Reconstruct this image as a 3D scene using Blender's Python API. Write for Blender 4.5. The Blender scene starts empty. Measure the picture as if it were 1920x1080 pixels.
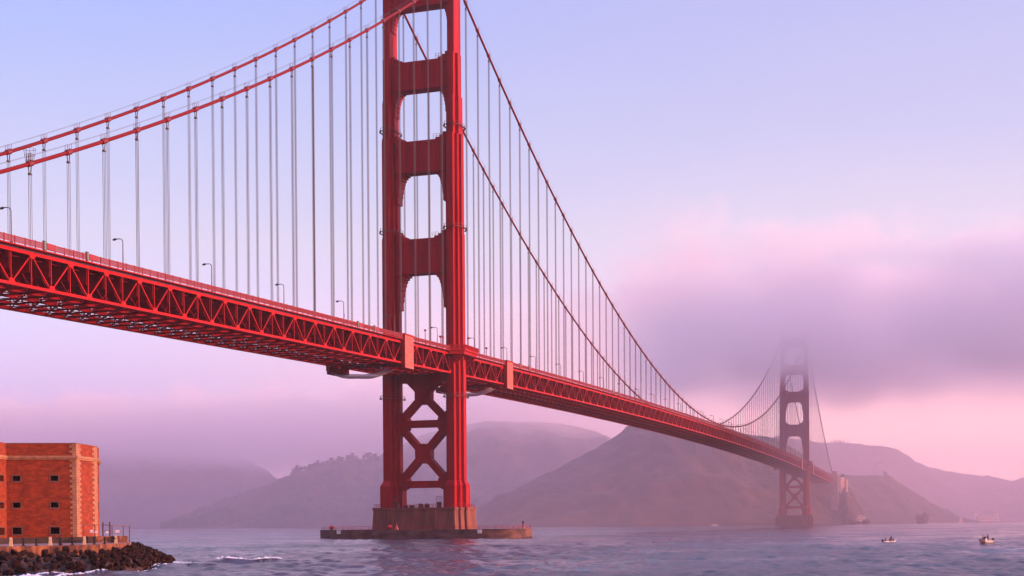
import bpy, bmesh, math, random
import numpy as np
from mathutils import Vector, Matrix
random.seed(7); rng = np.random.default_rng(7)
S = bpy.context.scene
COL = S.collection

# ------------------------------------------------------------------ camera
CAM = np.array([-574.81035, -210.38781, 5.97832])
YAW, PITCH, ROLL, FPX, PX, PY = 0.36665, -0.01902, -0.00743, 2845.112, 752.53, 1035.468
FW = np.array([math.cos(YAW)*math.cos(PITCH), math.sin(YAW)*math.cos(PITCH), math.sin(PITCH)])
RT = np.array([math.sin(YAW), -math.cos(YAW), 0.0]); UP = np.cross(RT, FW)
R2 = RT*math.cos(ROLL)+UP*math.sin(ROLL); U2 = -RT*math.sin(ROLL)+UP*math.cos(ROLL)
cam = bpy.data.cameras.new('camera'); camo = bpy.data.objects.new('camera', cam); COL.objects.link(camo)
M = Matrix.Identity(4)
for i in range(3):
    M[i][0] = R2[i]; M[i][1] = U2[i]; M[i][2] = -FW[i]; M[i][3] = CAM[i]
camo.matrix_world = M
cam.sensor_width = 36; cam.lens = FPX*36/1920
cam.shift_x = (960-PX)/1920; cam.shift_y = (PY-540)/1920
cam.clip_start = 1; cam.clip_end = 40000
S.camera = camo
def at(u, v, D):
    """world point at distance D (along the view axis) for survey angles u, v"""
    p = CAM + (FW+R2*(u-PX)/FPX-U2*(v-PY)/FPX)*D
    return Vector(p)
def hz(u): return 981.4+(752-u)*0.00743

# ------------------------------------------------------------------ light, world, exposure
def lin(c):
    return tuple(((v/255)/12.92 if v/255 <= .04045 else ((v/255+.055)/1.055)**2.4) for v in c)
SUN_AZ, SUN_EL = math.radians(10), math.radians(7)        # degrees north of east, elevation
sd = Vector((math.sin(SUN_AZ)*math.cos(SUN_EL), -math.cos(SUN_AZ)*math.cos(SUN_EL), math.sin(SUN_EL)))
sl = bpy.data.lights.new('sun', 'SUN'); sl.energy = 5.0; sl.angle = math.radians(.5); sl.color = (1.0, .42, .23)
so = bpy.data.objects.new('sun', sl); COL.objects.link(so); so.rotation_euler = sd.to_track_quat('Z', 'Y').to_euler()
so.location = (0, -300, 400)
W = bpy.data.worlds.new('World'); S.world = W; W.use_nodes = True
nt = W.node_tree; N = nt.nodes; L = nt.links; N.clear()
def nd(t, **k):
    n = N.new(t)
    for a, b in k.items(): setattr(n, a, b)
    return n
def ramp_set(r, stops, interp='EASE'):
    cr = r.color_ramp; cr.interpolation = interp
    while len(cr.elements) > 1: cr.elements.remove(cr.elements[-1])
    cr.elements[0].position = stops[0][0]; cr.elements[0].color = (*stops[0][1], 1)
    for p, c in stops[1:]:
        e = cr.elements.new(p); e.color = (*c, 1)
wo = nd('ShaderNodeOutputWorld'); bg = nd('ShaderNodeBackground')
tc = nd('ShaderNodeTexCoord'); sx = nd('ShaderNodeSeparateXYZ'); L.new(tc.outputs['Generated'], sx.inputs[0])
EL = 0.36
def gain(a): return .74+.85*max(0, 1-max(a,0)/11)**1.2
def stops(lst, w=1.0): return [((math.sin(math.radians(a))+.02)/(EL+.02)*.9, tuple(v*gain(a)*w for v in lin(c))) for a, c in lst]
mr = nd('ShaderNodeMapRange'); mr.inputs[1].default_value = -.02; mr.inputs[2].default_value = EL; mr.inputs[3].default_value = 0; mr.inputs[4].default_value = .9
# soft wobble of the elevation so that the bands are not level
nz = nd('ShaderNodeTexNoise'); nz.inputs['Scale'].default_value = 3.5; nz.inputs['Detail'].default_value = 5; nz.inputs['Roughness'].default_value = .5
mp = nd('ShaderNodeMapping'); mp.inputs['Scale'].default_value = (1, 1, 3.2); L.new(tc.outputs['Generated'], mp.inputs[0]); L.new(mp.outputs[0], nz.inputs[0])
wob = nd('ShaderNodeMath', operation='MULTIPLY_ADD'); wob.inputs[1].default_value = .05; wob.inputs[2].default_value = -.025; L.new(nz.outputs[0], wob.inputs[0])
wz = nd('ShaderNodeMath', operation='ADD'); L.new(sx.outputs[2], wz.inputs[0]); L.new(wob.outputs[0], wz.inputs[1])
L.new(wz.outputs[0], mr.inputs[0])
rl = nd('ShaderNodeValToRGB'); ramp_set(rl, stops([(-1, (120, 108, 148)), (1.5, (138, 128, 172)), (4, (164, 160, 204)), (7.5, (196, 194, 232)), (10.5, (212, 214, 244)), (15, (188, 202, 250)), (19, (164, 188, 255)), (21.0, (150, 172, 248))]), 'LINEAR')
rr = nd('ShaderNodeValToRGB'); ramp_set(rr, stops([(-1, (250, 190, 192)), (1.5, (255, 208, 204)), (3.5, (255, 202, 206)), (5.5, (248, 190, 206)), (8.5, (222, 198, 222)), (10.5, (220, 214, 238)), (14, (198, 202, 242)), (19, (180, 188, 242)), (21.0, (165, 170, 238))]), 'LINEAR')
for e_ in rr.color_ramp.elements:
    if e_.position < .3: e_.color = (e_.color[0]*1.22, e_.color[1]*1.14, e_.color[2]*.94, 1)
L.new(mr.outputs[0], rl.inputs[0]); L.new(mr.outputs[0], rr.inputs[0])
side = nd('ShaderNodeMapRange', interpolation_type='SMOOTHSTEP'); side.inputs[1].default_value = .62; side.inputs[2].default_value = .05
L.new(sx.outputs[1], side.inputs[0])
mx = nd('ShaderNodeMix', data_type='RGBA'); L.new(side.outputs[0], mx.inputs[0]); L.new(rl.outputs[0], mx.inputs[6]); L.new(rr.outputs[0], mx.inputs[7])
# unseen zenith brightened to a pale violet, added fill for the fog
zen = nd('ShaderNodeMapRange'); zen.inputs[1].default_value = .33; zen.inputs[2].default_value = .9
L.new(sx.outputs[2], zen.inputs[0])
mz = nd('ShaderNodeMix', data_type='RGBA'); L.new(zen.outputs[0], mz.inputs[0]); L.new(mx.outputs[2], mz.inputs[6]); mz.inputs[7].default_value = (*[v*1.6 for v in lin((188, 184, 224))], 1)
# bank of cloud low in the north
cn = nd('ShaderNodeTexNoise'); cn.inputs['Scale'].default_value = 8.0; cn.inputs['Detail'].default_value = 8; cn.inputs['Roughness'].default_value = .55
mp2 = nd('ShaderNodeMapping'); mp2.inputs['Scale'].default_value = (1, 1, 2.4); mp2.inputs['Location'].default_value = (.35, .1, .4)
L.new(tc.outputs['Generated'], mp2.inputs[0]); L.new(mp2.outputs[0], cn.inputs[0])
# top edge height wobbles with the noise: z < .155 + .08*(noise-.5)
ce = nd('ShaderNodeMath', operation='MULTIPLY_ADD'); ce.inputs[1].default_value = .11; ce.inputs[2].default_value = .091; L.new(cn.outputs[0], ce.inputs[0])
cd = nd('ShaderNodeMath', operation='SUBTRACT'); L.new(ce.outputs[0], cd.inputs[0]); L.new(sx.outputs[2], cd.inputs[1])
cs = nd('ShaderNodeMapRange', interpolation_type='SMOOTHSTEP'); cs.inputs[1].default_value = -.004; cs.inputs[2].default_value = .013; L.new(cd.outputs[0], cs.inputs[0])
cb = nd('ShaderNodeMapRange', interpolation_type='SMOOTHSTEP'); cb.inputs[1].default_value = .045; cb.inputs[2].default_value = .115; L.new(sx.outputs[2], cb.inputs[0])
ca = nd('ShaderNodeMapRange', interpolation_type='SMOOTHSTEP'); ca.inputs[1].default_value = .32; ca.inputs[2].default_value = .12; L.new(sx.outputs[1], ca.inputs[0])
cm = nd('ShaderNodeMath', operation='MULTIPLY'); L.new(cs.outputs[0], cm.inputs[0]); L.new(cb.outputs[0], cm.inputs[1])
cm2 = nd('ShaderNodeMath', operation='MULTIPLY'); L.new(cm.outputs[0], cm2.inputs[0]); L.new(ca.outputs[0], cm2.inputs[1])
cm3 = nd('ShaderNodeMath', operation='MULTIPLY'); L.new(cm2.outputs[0], cm3.inputs[0]); cm3.inputs[1].default_value = .95
mc = nd('ShaderNodeMix', data_type='RGBA'); L.new(cm3.outputs[0], mc.inputs[0]); L.new(mz.outputs[2], mc.inputs[6]); mc.inputs[7].default_value = (*[v*.86 for v in lin((204, 162, 198))], 1)
sky = nd('ShaderNodeTexSky', sky_type='NISHITA'); sky.sun_disc = False; sky.sun_elevation = SUN_EL; sky.sun_rotation = math.radians(90)+ (math.pi/2-0) * 0 + math.radians(80)
sky.sun_rotation = math.atan2(sd.x, sd.y)
skm = nd('ShaderNodeMix', data_type='RGBA', blend_type='ADD'); skm.inputs[0].default_value = .012
L.new(mc.outputs[2], skm.inputs[6]); L.new(sky.outputs[0], skm.inputs[7])
# broad dawn glow around the low sun in the east
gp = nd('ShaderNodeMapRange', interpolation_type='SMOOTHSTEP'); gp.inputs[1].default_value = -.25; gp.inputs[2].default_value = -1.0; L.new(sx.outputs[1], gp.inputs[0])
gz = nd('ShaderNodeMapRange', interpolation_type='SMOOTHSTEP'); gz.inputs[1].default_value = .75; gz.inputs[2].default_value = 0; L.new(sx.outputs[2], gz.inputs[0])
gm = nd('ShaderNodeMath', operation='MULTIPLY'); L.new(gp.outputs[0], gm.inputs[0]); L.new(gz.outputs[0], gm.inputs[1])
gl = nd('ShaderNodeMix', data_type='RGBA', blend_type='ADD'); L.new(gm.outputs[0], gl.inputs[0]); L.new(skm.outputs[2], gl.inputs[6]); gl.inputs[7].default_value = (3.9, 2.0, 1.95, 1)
# unseen sky behind the camera, darkened to deepen shade on south faces
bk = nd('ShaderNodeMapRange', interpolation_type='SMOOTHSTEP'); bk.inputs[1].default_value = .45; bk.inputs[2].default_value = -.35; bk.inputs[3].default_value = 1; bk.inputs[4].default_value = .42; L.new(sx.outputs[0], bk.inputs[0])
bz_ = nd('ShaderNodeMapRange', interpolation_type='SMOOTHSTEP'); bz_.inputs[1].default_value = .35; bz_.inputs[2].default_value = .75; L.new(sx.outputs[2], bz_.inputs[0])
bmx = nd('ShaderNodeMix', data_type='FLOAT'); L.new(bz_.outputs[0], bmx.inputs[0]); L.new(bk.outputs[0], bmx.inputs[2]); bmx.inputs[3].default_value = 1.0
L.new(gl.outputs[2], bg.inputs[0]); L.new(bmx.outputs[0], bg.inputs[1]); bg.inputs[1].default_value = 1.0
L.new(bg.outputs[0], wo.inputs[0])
S.view_settings.view_transform = 'Standard'; S.view_settings.look = 'None'; S.view_settings.exposure = .45; S.view_settings.gamma = 1
S.render.engine = 'CYCLES'
cy = S.cycles
cy.max_bounces = 12; cy.diffuse_bounces = 2; cy.glossy_bounces = 3; cy.transmission_bounces = 2; cy.volume_bounces = 10; cy.transparent_max_bounces = 12
cy.use_denoising = True; cy.denoising_prefilter = 'ACCURATE'; cy.denoising_input_passes = 'RGB_ALBEDO_NORMAL'; cy.sample_clamp_indirect = 6; cy.caustics_reflective = False; cy.caustics_refractive = False
cy.volume_step_rate = 1.0; cy.volume_max_steps = 128
try: cy.denoiser = 'OPENIMAGEDENOISE'
except Exception: pass

# ------------------------------------------------------------------ helpers
class MB:
    def __init__(s): s.v = []; s.f = []; s.mi = []; s.m = 0
    def add(s, vs, fs):
        o = len(s.v); s.v += [tuple(p) for p in vs]; s.f += [tuple(i+o for i in f) for f in fs]; s.mi += [s.m]*len(fs)
    def box(s, x0, x1, y0, y1, z0, z1):
        s.add([(x0,y0,z0),(x1,y0,z0),(x1,y1,z0),(x0,y1,z0),(x0,y0,z1),(x1,y0,z1),(x1,y1,z1),(x0,y1,z1)],
              [(0,3,2,1),(4,5,6,7),(0,1,5,4),(1,2,6,5),(2,3,7,6),(3,0,4,7)])
    def bar(s, a, b, w, h=None, up=(0,0,1)):
        a = Vector(a); b = Vector(b); h = w if h is None else h
        d = (b-a).normalized(); u = Vector(up)
        if abs(d.dot(u)) > .99: u = Vector((1,0,0))
        r = d.cross(u).normalized(); u = r.cross(d).normalized()
        vs = []
        for p in (a, b):
            for i, j in ((-1,-1),(1,-1),(1,1),(-1,1)): vs.append(p+r*(w/2*i)+u*(h/2*j))
        s.add(vs, [(0,1,2,3),(7,6,5,4),(0,4,5,1),(1,5,6,2),(2,6,7,3),(3,7,4,0)])
    def tube(s, pts, r, n=8, caps=True):
        pts = [Vector(p) for p in pts]; rs = r if isinstance(r, (list, tuple)) else [r]*len(pts)
        vs = []; fs = []
        for i, p in enumerate(pts):
            d = (pts[min(i+1, len(pts)-1)]-pts[max(i-1, 0)]).normalized()
            u = Vector((0,1,0)) if abs(d.y) < .9 else Vector((0,0,1))
            a = d.cross(u).normalized(); b = a.cross(d).normalized()
            for k in range(n):
                t = 2*math.pi*k/n; vs.append(p+a*(rs[i]*math.cos(t))+b*(rs[i]*math.sin(t)))
        for i in range(len(pts)-1):
            for k in range(n):
                k2 = (k+1) % n; fs.append((i*n+k, i*n+k2, (i+1)*n+k2, (i+1)*n+k))
        if caps: fs.append(tuple(range(n))); fs.append(tuple((len(pts)-1)*n+k for k in reversed(range(n))))
        s.add(vs, fs)
    def prism(s, poly, z0, z1, scale1=None):
        """poly = ccw (x,y) list, z0..z1; poly1 optional for the top"""
        n = len(poly); p1 = scale1 or poly
        s.add([(x,y,z0) for x,y in poly]+[(x,y,z1) for x,y in p1],
              [tuple(reversed(range(n))), tuple(range(n,2*n))]+[(i,(i+1)%n,n+(i+1)%n,n+i) for i in range(n)])
    def prism_x(s, poly, x0, x1):
        """poly = (y,z) list extruded along x"""
        n = len(poly)
        s.add([(x0,y,z) for y,z in poly]+[(x1,y,z) for y,z in poly],
              [tuple(range(n)), tuple(reversed(range(n,2*n)))]+[(i,n+i,n+(i+1)%n,(i+1)%n) for i in range(n)])
    def prism_y(s, poly, y0, y1):
        n = len(poly)
        s.add([(x,y0,z) for x,z in poly]+[(x,y1,z) for x,z in poly],
              [tuple(reversed(range(n))), tuple(range(n,2*n))]+[(i,(i+1)%n,n+(i+1)%n,n+i) for i in range(n)])
    def build(s, name, mat, parent=None, smooth=False, loc=None):
        me = bpy.data.meshes.new(name); me.from_pydata(s.v, [], s.f)
        for m in (mat if isinstance(mat, (list, tuple)) else [mat]): me.materials.append(m)
        me.polygons.foreach_set('material_index', s.mi)
        if smooth: me.polygons.foreach_set('use_smooth', [True]*len(s.f))
        me.update()
        o = bpy.data.objects.new(name, me); COL.objects.link(o)
        if loc is not None: o.location = loc
        if parent: o.parent = parent
        return o
def fixn(o):
    bm = bmesh.new(); bm.from_mesh(o.data); bmesh.ops.recalc_face_normals(bm, faces=bm.faces); bm.to_mesh(o.data); bm.free(); return o
def tag(o, label=None, cat=None, group=None, kind=None):
    if label: o['label'] = label
    if cat: o['category'] = cat
    if group: o['group'] = group
    if kind: o['kind'] = kind
    return o
def empty(name, loc=(0,0,0), parent=None, rz=0):
    o = bpy.data.objects.new(name, None); COL.objects.link(o); o.location = loc; o.rotation_euler = (0,0,rz)
    o.empty_display_size = 1
    if parent: o.parent = parent
    return o
def copy_tree(o, parent=None):
    c = o.copy(); COL.objects.link(c); c.parent = parent
    for ch in list(o.children): copy_tree(ch, c)
    return c

# ------------------------------------------------------------------ materials
def mat(name, col, rough=.6, noise=None, bump=None, metal=0, spec=.5, scale=1.0, coord='Object'):
    """noise=(col2, scale, lo, hi), bump=(scale, strength, distance)"""
    m = bpy.data.materials.new(name); m.use_nodes = True; t = m.node_tree; n = t.nodes; l = t.links
    b = n['Principled BSDF']; b.inputs['Base Color'].default_value = (*col, 1); b.inputs['Roughness'].default_value = rough
    b.inputs['Metallic'].default_value = metal; b.inputs['Specular IOR Level'].default_value = spec
    g = n.new('ShaderNodeNewGeometry') if coord == 'World' else n.new('ShaderNodeTexCoord')
    src = g.outputs['Position'] if coord == 'World' else g.outputs['Object']
    if noise:
        c2, sc, lo, hi = noise[:4]
        mpn = n.new('ShaderNodeMapping'); mpn.inputs['Scale'].default_value = noise[4] if len(noise) > 4 else (1,1,1)
        l.new(src, mpn.inputs[0])
        a = n.new('ShaderNodeTexNoise'); a.inputs['Scale'].default_value = sc; a.inputs['Detail'].default_value = 6; a.inputs['Roughness'].default_value = .6
        l.new(mpn.outputs[0], a.inputs[0])
        r = n.new('ShaderNodeMapRange'); r.inputs[1].default_value = lo; r.inputs[2].default_value = hi; l.new(a.outputs[0], r.inputs[0])
        x = n.new('ShaderNodeMix'); x.data_type = 'RGBA'; l.new(r.outputs[0], x.inputs[0]); x.inputs[6].default_value = (*col, 1); x.inputs[7].default_value = (*c2, 1)
        l.new(x.outputs[2], b.inputs['Base Color'])
    if bump:
        a = n.new('ShaderNodeTexNoise'); a.inputs['Scale'].default_value = bump[0]; a.inputs['Detail'].default_value = 8; l.new(src, a.inputs[0])
        u = n.new('ShaderNodeBump'); u.inputs['Strength'].default_value = bump[1]; u.inputs['Distance'].default_value = bump[2]
        l.new(a.outputs[0], u.inputs['Height']); l.new(u.outputs[0], b.inputs['Normal'])
    return m
ORANGE = (.36, .003, .0075)
PAINT = mat('red_orange_paint', ORANGE, .55, spec=.12, noise=((.30, .004, .007), .09, .35, .7, (1,1,.25)))
# riveted plates: faint seams every few metres on the towers
def plate_mat():
    m = mat('riveted_tower_paint', ORANGE, .55, spec=.12, noise=((.17, .0025, .006), .3, .42, .74, (1,1,.10)))
    t = m.node_tree; n = t.nodes; l = t.links; b = n['Principled BSDF']
    g = n.new('ShaderNodeNewGeometry'); s = n.new('ShaderNodeSeparateXYZ'); l.new(g.outputs['Position'], s.inputs[0])
    fr = n.new('ShaderNodeMath'); fr.operation = 'PINGPONG'; fr.inputs[1].default_value = 3.4; l.new(s.outputs[2], fr.inputs[0])
    ls = n.new('ShaderNodeMath'); ls.operation = 'LESS_THAN'; ls.inputs[1].default_value = .13; l.new(fr.outputs[0], ls.inputs[0])
    bu = n.new('ShaderNodeBump'); bu.inputs['Strength'].default_value = .5; bu.inputs['Distance'].default_value = .12; l.new(ls.outputs[0], bu.inputs['Height']); l.new(bu.outputs[0], b.inputs['Normal'])
    return m
TPAINT = plate_mat()
TRUSSP = mat('truss_paint', (.50, .007, .011), .55, spec=.12, noise=((.34, .005, .008), .12, .35, .7))
CABM = mat('dark_red_cable_wrap', (.17, .002, .004), .6, spec=.15)
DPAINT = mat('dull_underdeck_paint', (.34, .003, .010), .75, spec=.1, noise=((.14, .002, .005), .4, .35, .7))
ROPE = mat('galvanised_rope_paint', (.11, .055, .06), .6, noise=((.08, .06, .06), .3, .4, .6))
DARKM = mat('dark_iron', (.010, .007, .008), .6, spec=.25)
CABG = mat('grey_green_cabinet', (.16,.2,.17), .6)
RINGM = mat('ring_dark_red', (.12, .008, .014), .6)
LAMPM = mat('weathered_brown_lamp', (.05, .015, .018), .5)
CONC = mat('pier_concrete', (.25, .070, .048), .85, noise=((.11, .032, .026), .3, .35, .68, (1,1,.25)), bump=(.6, .3, .3))
PALEC = mat('pale_concrete', (.42, .27, .22), .8, noise=((.3, .18, .15), .3, .35, .7))
WHITE = mat('white_paint', (.75, .72, .72), .5)
REDB = mat('bright_red_paint', (.6, .02, .03), .4)
GLASSD = mat('dark_opening', (.004, .003, .004), .9, spec=.05)
ASPH = mat('asphalt', (.05, .048, .05), .85)
NETM = mat('grey_safety_net', (.7, .6, .72), .8)
def _net():
    t = NETM.node_tree; n = t.nodes; tr = n.new('ShaderNodeBsdfTransparent'); tl = n.new('ShaderNodeBsdfTranslucent'); tl.inputs[0].default_value = (.7,.6,.72,1)
    a = n.new('ShaderNodeMixShader'); a.inputs[0].default_value = .5; b = n.new('ShaderNodeMixShader'); b.inputs[0].default_value = .78
    t.links.new(n['Principled BSDF'].outputs[0], a.inputs[1]); t.links.new(tl.outputs[0], a.inputs[2]); t.links.new(tr.outputs[0], b.inputs[1]); t.links.new(a.outputs[0], b.inputs[2]); t.links.new(b.outputs[0], n['Material Output'].inputs[0])
_net()

# ------------------------------------------------------------------ haze and fog
def volmat(name, dens, col, aniso=0.0):
    m = bpy.data.materials.new(name); m.use_nodes = True; t = m.node_tree; n = t.nodes
    n.remove(n['Principled BSDF']); v = n.new('ShaderNodeVolumePrincipled'); v.inputs['Density'].default_value = dens; v.inputs['Color'].default_value = (*col, 1)
    v.inputs['Anisotropy'].default_value = aniso
    t.links.new(v.outputs[0], n['Material Output'].inputs['Volume'])
    return m, v
def fogbox(name, b, m, label=None):
    q = MB(); q.box(*b); o = q.build(name, m); tag(o, label, None, None, 'stuff'); return o

# ------------------------------------------------------------------ water
def wave_height(x, y):
    z = np.zeros_like(x)
    r = np.random.default_rng(3)
    for i in range(46):
        lam = 2.2*(1.09**i) if i < 30 else 24*1.1**(i-30)
        th = 2.15+r.normal(0, .75)
        ph = r.uniform(0, 6.28)
        amp = .0085*lam**.78*(.75 if lam > 16 else 1)
        k = 2*math.pi/lam
        z += (.45 if lam > 12 else 1.25)*amp*np.sin(k*(x*math.cos(th)+y*math.sin(th))+ph+.6*np.sin(.013*x+.017*y+i))
    return z
def build_water():
    a0, a1, nA = math.radians(-12), math.radians(48), 620
    rad = [95.0]
    while rad[-1] < 420: rad.append(rad[-1]*1.0042)
    while rad[-1] < 1500: rad.append(rad[-1]*1.010)
    while rad[-1] < 30000: rad.append(rad[-1]*1.3)
    rad = np.array(rad); ang = np.linspace(a0, a1, nA)
    A, R = np.meshgrid(ang, rad)
    x = CAM[0]+R*np.cos(A); y = CAM[1]+R*np.sin(A)
    fade = np.clip((1300-R)/1000, 0, 1)**1.2
    edge = np.clip(np.minimum(A-a0, a1-A)/math.radians(1.0), 0, 1)*np.clip((R-95)/10, 0, 1)
    z = wave_height(x, y)*fade*edge
    # a breaking swell off the tip of the rocks
    bx, by = -364.5, -104.5
    ux, uy = .52, -.85
    s_ = (x-bx)*ux+(y-by)*uy; t_ = (x-bx)*uy*-1+(y-by)*ux
    tt = t_+.06*s_**2-.8*np.sin(s_*.5)
    z += .55*np.exp(-(tt/1.5)**2-(s_/6.5)**2)-.25*np.exp(-((tt-3)/2.0)**2-(s_/8)**2)
    nR = len(rad)
    verts = np.stack([x.ravel(), y.ravel(), z.ravel()], 1)
    idx = np.arange(nR*nA).reshape(nR, nA)
    f = np.stack([idx[:-1,:-1].ravel(), idx[1:,:-1].ravel(), idx[1:,1:].ravel(), idx[:-1,1:].ravel()], 1)
    # the rest of the sea around (same level, coarse)
    ang2 = np.concatenate([np.linspace(a1, a0+2*math.pi, 90)])
    rad2 = np.array([0.5, 20, 95, 300, 1500, 6000, rad[-1]])
    A2, R22 = np.meshgrid(ang2, rad2)
    v2 = np.stack([(CAM[0]+R22*np.cos(A2)).ravel(), (CAM[1]+R22*np.sin(A2)).ravel(), np.zeros(A2.size)], 1)
    i2 = np.arange(A2.size).reshape(A2.shape)+len(verts)
    f2 = np.stack([i2[:-1,:-1].ravel(), i2[1:,:-1].ravel(), i2[1:,1:].ravel(), i2[:-1,1:].ravel()], 1)
    ang3 = np.linspace(a0, a1, 20); rad3 = np.array([0.5, 20, 95])
    A3, R3 = np.meshgrid(ang3, rad3)
    v3 = np.stack([(CAM[0]+R3*np.cos(A3)).ravel(), (CAM[1]+R3*np.sin(A3)).ravel(), np.zeros(A3.size)], 1)
    i3 = np.arange(A3.size).reshape(A3.shape)+len(verts)+len(v2)
    f3 = np.stack([i3[:-1,:-1].ravel(), i3[1:,:-1].ravel(), i3[1:,1:].ravel(), i3[:-1,1:].ravel()], 1)
    V = np.concatenate([verts, v2, v3]); F = np.concatenate([f, f2, f3])
    me = bpy.data.meshes.new('water'); me.vertices.add(len(V)); me.vertices.foreach_set('co', V.ravel())
    me.loops.add(F.size); me.loops.foreach_set('vertex_index', F.ravel().astype(np.int32))
    me.polygons.add(len(F)); me.polygons.foreach_set('loop_start', np.arange(0, F.size, 4, dtype=np.int32)); me.polygons.foreach_set('use_smooth', np.ones(len(F), bool))
    me.update(calc_edges=True)
    m = bpy.data.materials.new('sea_water'); m.use_nodes = True; t = m.node_tree; n = t.nodes; l = t.links; b = n['Principled BSDF']
    b.inputs['Base Color'].default_value = (.020, .018, .045, 1); b.inputs['Roughness'].default_value = .12; b.inputs['IOR'].default_value = 1.33
    g = n.new('ShaderNodeNewGeometry')
    mpn = n.new('ShaderNodeMapping'); mpn.inputs['Scale'].default_value = (1, 1, 0); mpn.inputs['Rotation'].default_value = (0, 0, .5); l.new(g.outputs['Position'], mpn.inputs[0])
    def noise(sc, det, rough=.6):
        a = n.new('ShaderNodeTexNoise'); a.inputs['Scale'].default_value = sc; a.inputs['Detail'].default_value = det; a.inputs['Roughness'].default_value = rough; l.new(mpn.outputs[0], a.inputs[0]); return a
    n1 = noise(1.1, 7, .7); n2 = noise(.16, 4); n3 = noise(.018, 3)
    b1 = n.new('ShaderNodeBump'); b1.inputs['Distance'].default_value = .34; l.new(n1.outputs[0], b1.inputs['Height'])
    # cat's paws: patches of rougher and calmer water
    pr = n.new('ShaderNodeMapRange'); pr.inputs[1].default_value = .38; pr.inputs[2].default_value = .62; pr.inputs[3].default_value = .25; pr.inputs[4].default_value = 1.0; l.new(n3.outputs[0], pr.inputs[0])
    l.new(pr.outputs[0], b1.inputs['Strength'])
    b2 = n.new('ShaderNodeBump'); b2.inputs['Strength'].default_value = .35; b2.inputs['Distance'].default_value = .7; l.new(n2.outputs[0], b2.inputs['Height']); l.new(b1.outputs[0], b2.inputs['Normal'])
    l.new(b2.outputs[0], b.inputs['Normal'])
    rg = n.new('ShaderNodeMapRange'); rg.inputs[1].default_value = .4; rg.inputs[2].default_value = .6; rg.inputs[3].default_value = .08; rg.inputs[4].default_value = .2; l.new(n3.outputs[0], rg.inputs[0]); l.new(rg.outputs[0], b.inputs['Roughness'])
    me.materials.append(m)
    o = bpy.data.objects.new('water', me); COL.objects.link(o); tag(o, kind='structure')
    return o
build_water()

# ------------------------------------------------------------------ hills
def fbm(x, y, seed, octv=5):
    r = np.random.default_rng(seed); z = np.zeros_like(x); a = 1.0; k = 1.0
    for o in range(octv):
        for j in range(3):
            th = r.uniform(0, 6.28); ph = r.uniform(0, 6.28)
            z += a*np.sin(k*(x*math.cos(th)+y*math.sin(th))+ph+1.3*np.sin(.7*k*(x*math.sin(th)-y*math.cos(th))+ph*2))/3
        a *= .55; k *= 2.03
    return z
HILL = mat('coastal_hillside', (.030, .026, .016), .95, noise=((.06, .034, .024), .02, .44, .62), coord='World')
CLIFF = mat('reddish_cliff', (.045, .028, .018), .95, noise=((.12, .05, .03), .022, .46, .66, (1,1,.5)), coord='World')
HILLF = mat('far_wooded_hill', (.03, .032, .022), .95, noise=((.07, .05, .04), .006, .42, .62), coord='World')
def ridge(crest, seed, m, rough=9, gully=.16, NU=420, NF=90, NB=10, back=500, p=1.15, canopy=1.2):
    us = np.array([c[0] for c in crest], float); vs = np.array([c[1] for c in crest], float)
    Ds = np.array([c[2] for c in crest], float); Sh = np.array([c[3] for c in crest], float)
    uu = np.linspace(us[0], us[-1], NU)
    # smooth interpolation of the survey points
    def ip(a): 
        y = np.interp(uu, us, a); k = np.ones(5)/5; yp = np.pad(y, 2, mode='edge'); return np.convolve(yp, k, 'valid')
    vv, DD, SS = ip(vs), ip(Ds), ip(Sh)
    P = np.array([tuple(at(u, v, D)) for u, v, D in zip(uu, vv, DD)])
    Q = np.array([tuple(at(u, hz(u), s)) for u, s in zip(uu, SS)])
    B = P + (P-Q)/np.linalg.norm((P-Q)[:, :2], axis=1)[:, None]*back
    rows = []
    for i in range(NF+1):
        t = i/NF                                  # 0 shore .. 1 crest
        xy = Q*(1-t)+P*t
        x, y = xy[:,0].copy(), xy[:,1].copy()
        h = P[:,2]*(math.sin(t*math.pi/2)**p if t > 0 else 0)
        w = np.sin(math.pi*min(1, t))**.8 if 0 < t < 1 else 0
        g = fbm(x/95, y/95, seed)*gully*P[:,2]*w + fbm(x/22, y/22, seed+5)*rough*.30*w + (1-np.abs(fbm(x/60, y/60, seed+3, 4)))*rough*.9*w - rough*.5*w + fbm(x/7, y/7, seed+7, 3)*canopy*min(1, t*6)
        z = h+g
        if i == 0: z = z*0-3
        if i == NF: z = P[:,2]+fbm(x/40, y/40, seed+9)*rough*.2+fbm(x/7, y/7, seed+7, 3)*canopy
        rows.append(np.stack([x, y, z], 1))
    for i in range(1, NB+1):
        t = i/NB; xy = P*(1-t)+B*t
        x, y = xy[:,0], xy[:,1]
        z = P[:,2]*math.cos(t*math.pi/2)**1.1-3*t-1.5 if False else P[:,2]*(1-t)**1.2-3*t
        rows.append(np.stack([x, y, z], 1))
    V = np.concatenate(rows); nr = len(rows)
    idx = np.arange(nr*NU).reshape(nr, NU)
    F = np.stack([idx[:-1,:-1].ravel(), idx[:-1,1:].ravel(), idx[1:,1:].ravel(), idx[1:,:-1].ravel()], 1)
    me = bpy.data.meshes.new('hills'); me.from_pydata(V.tolist(), [], F.tolist()); me.polygons.foreach_set('use_smooth', [True]*len(F)); me.materials.append(m)
    o = bpy.data.objects.new('hills', me); COL.objects.link(o); tag(o, kind='structure'); return o
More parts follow.
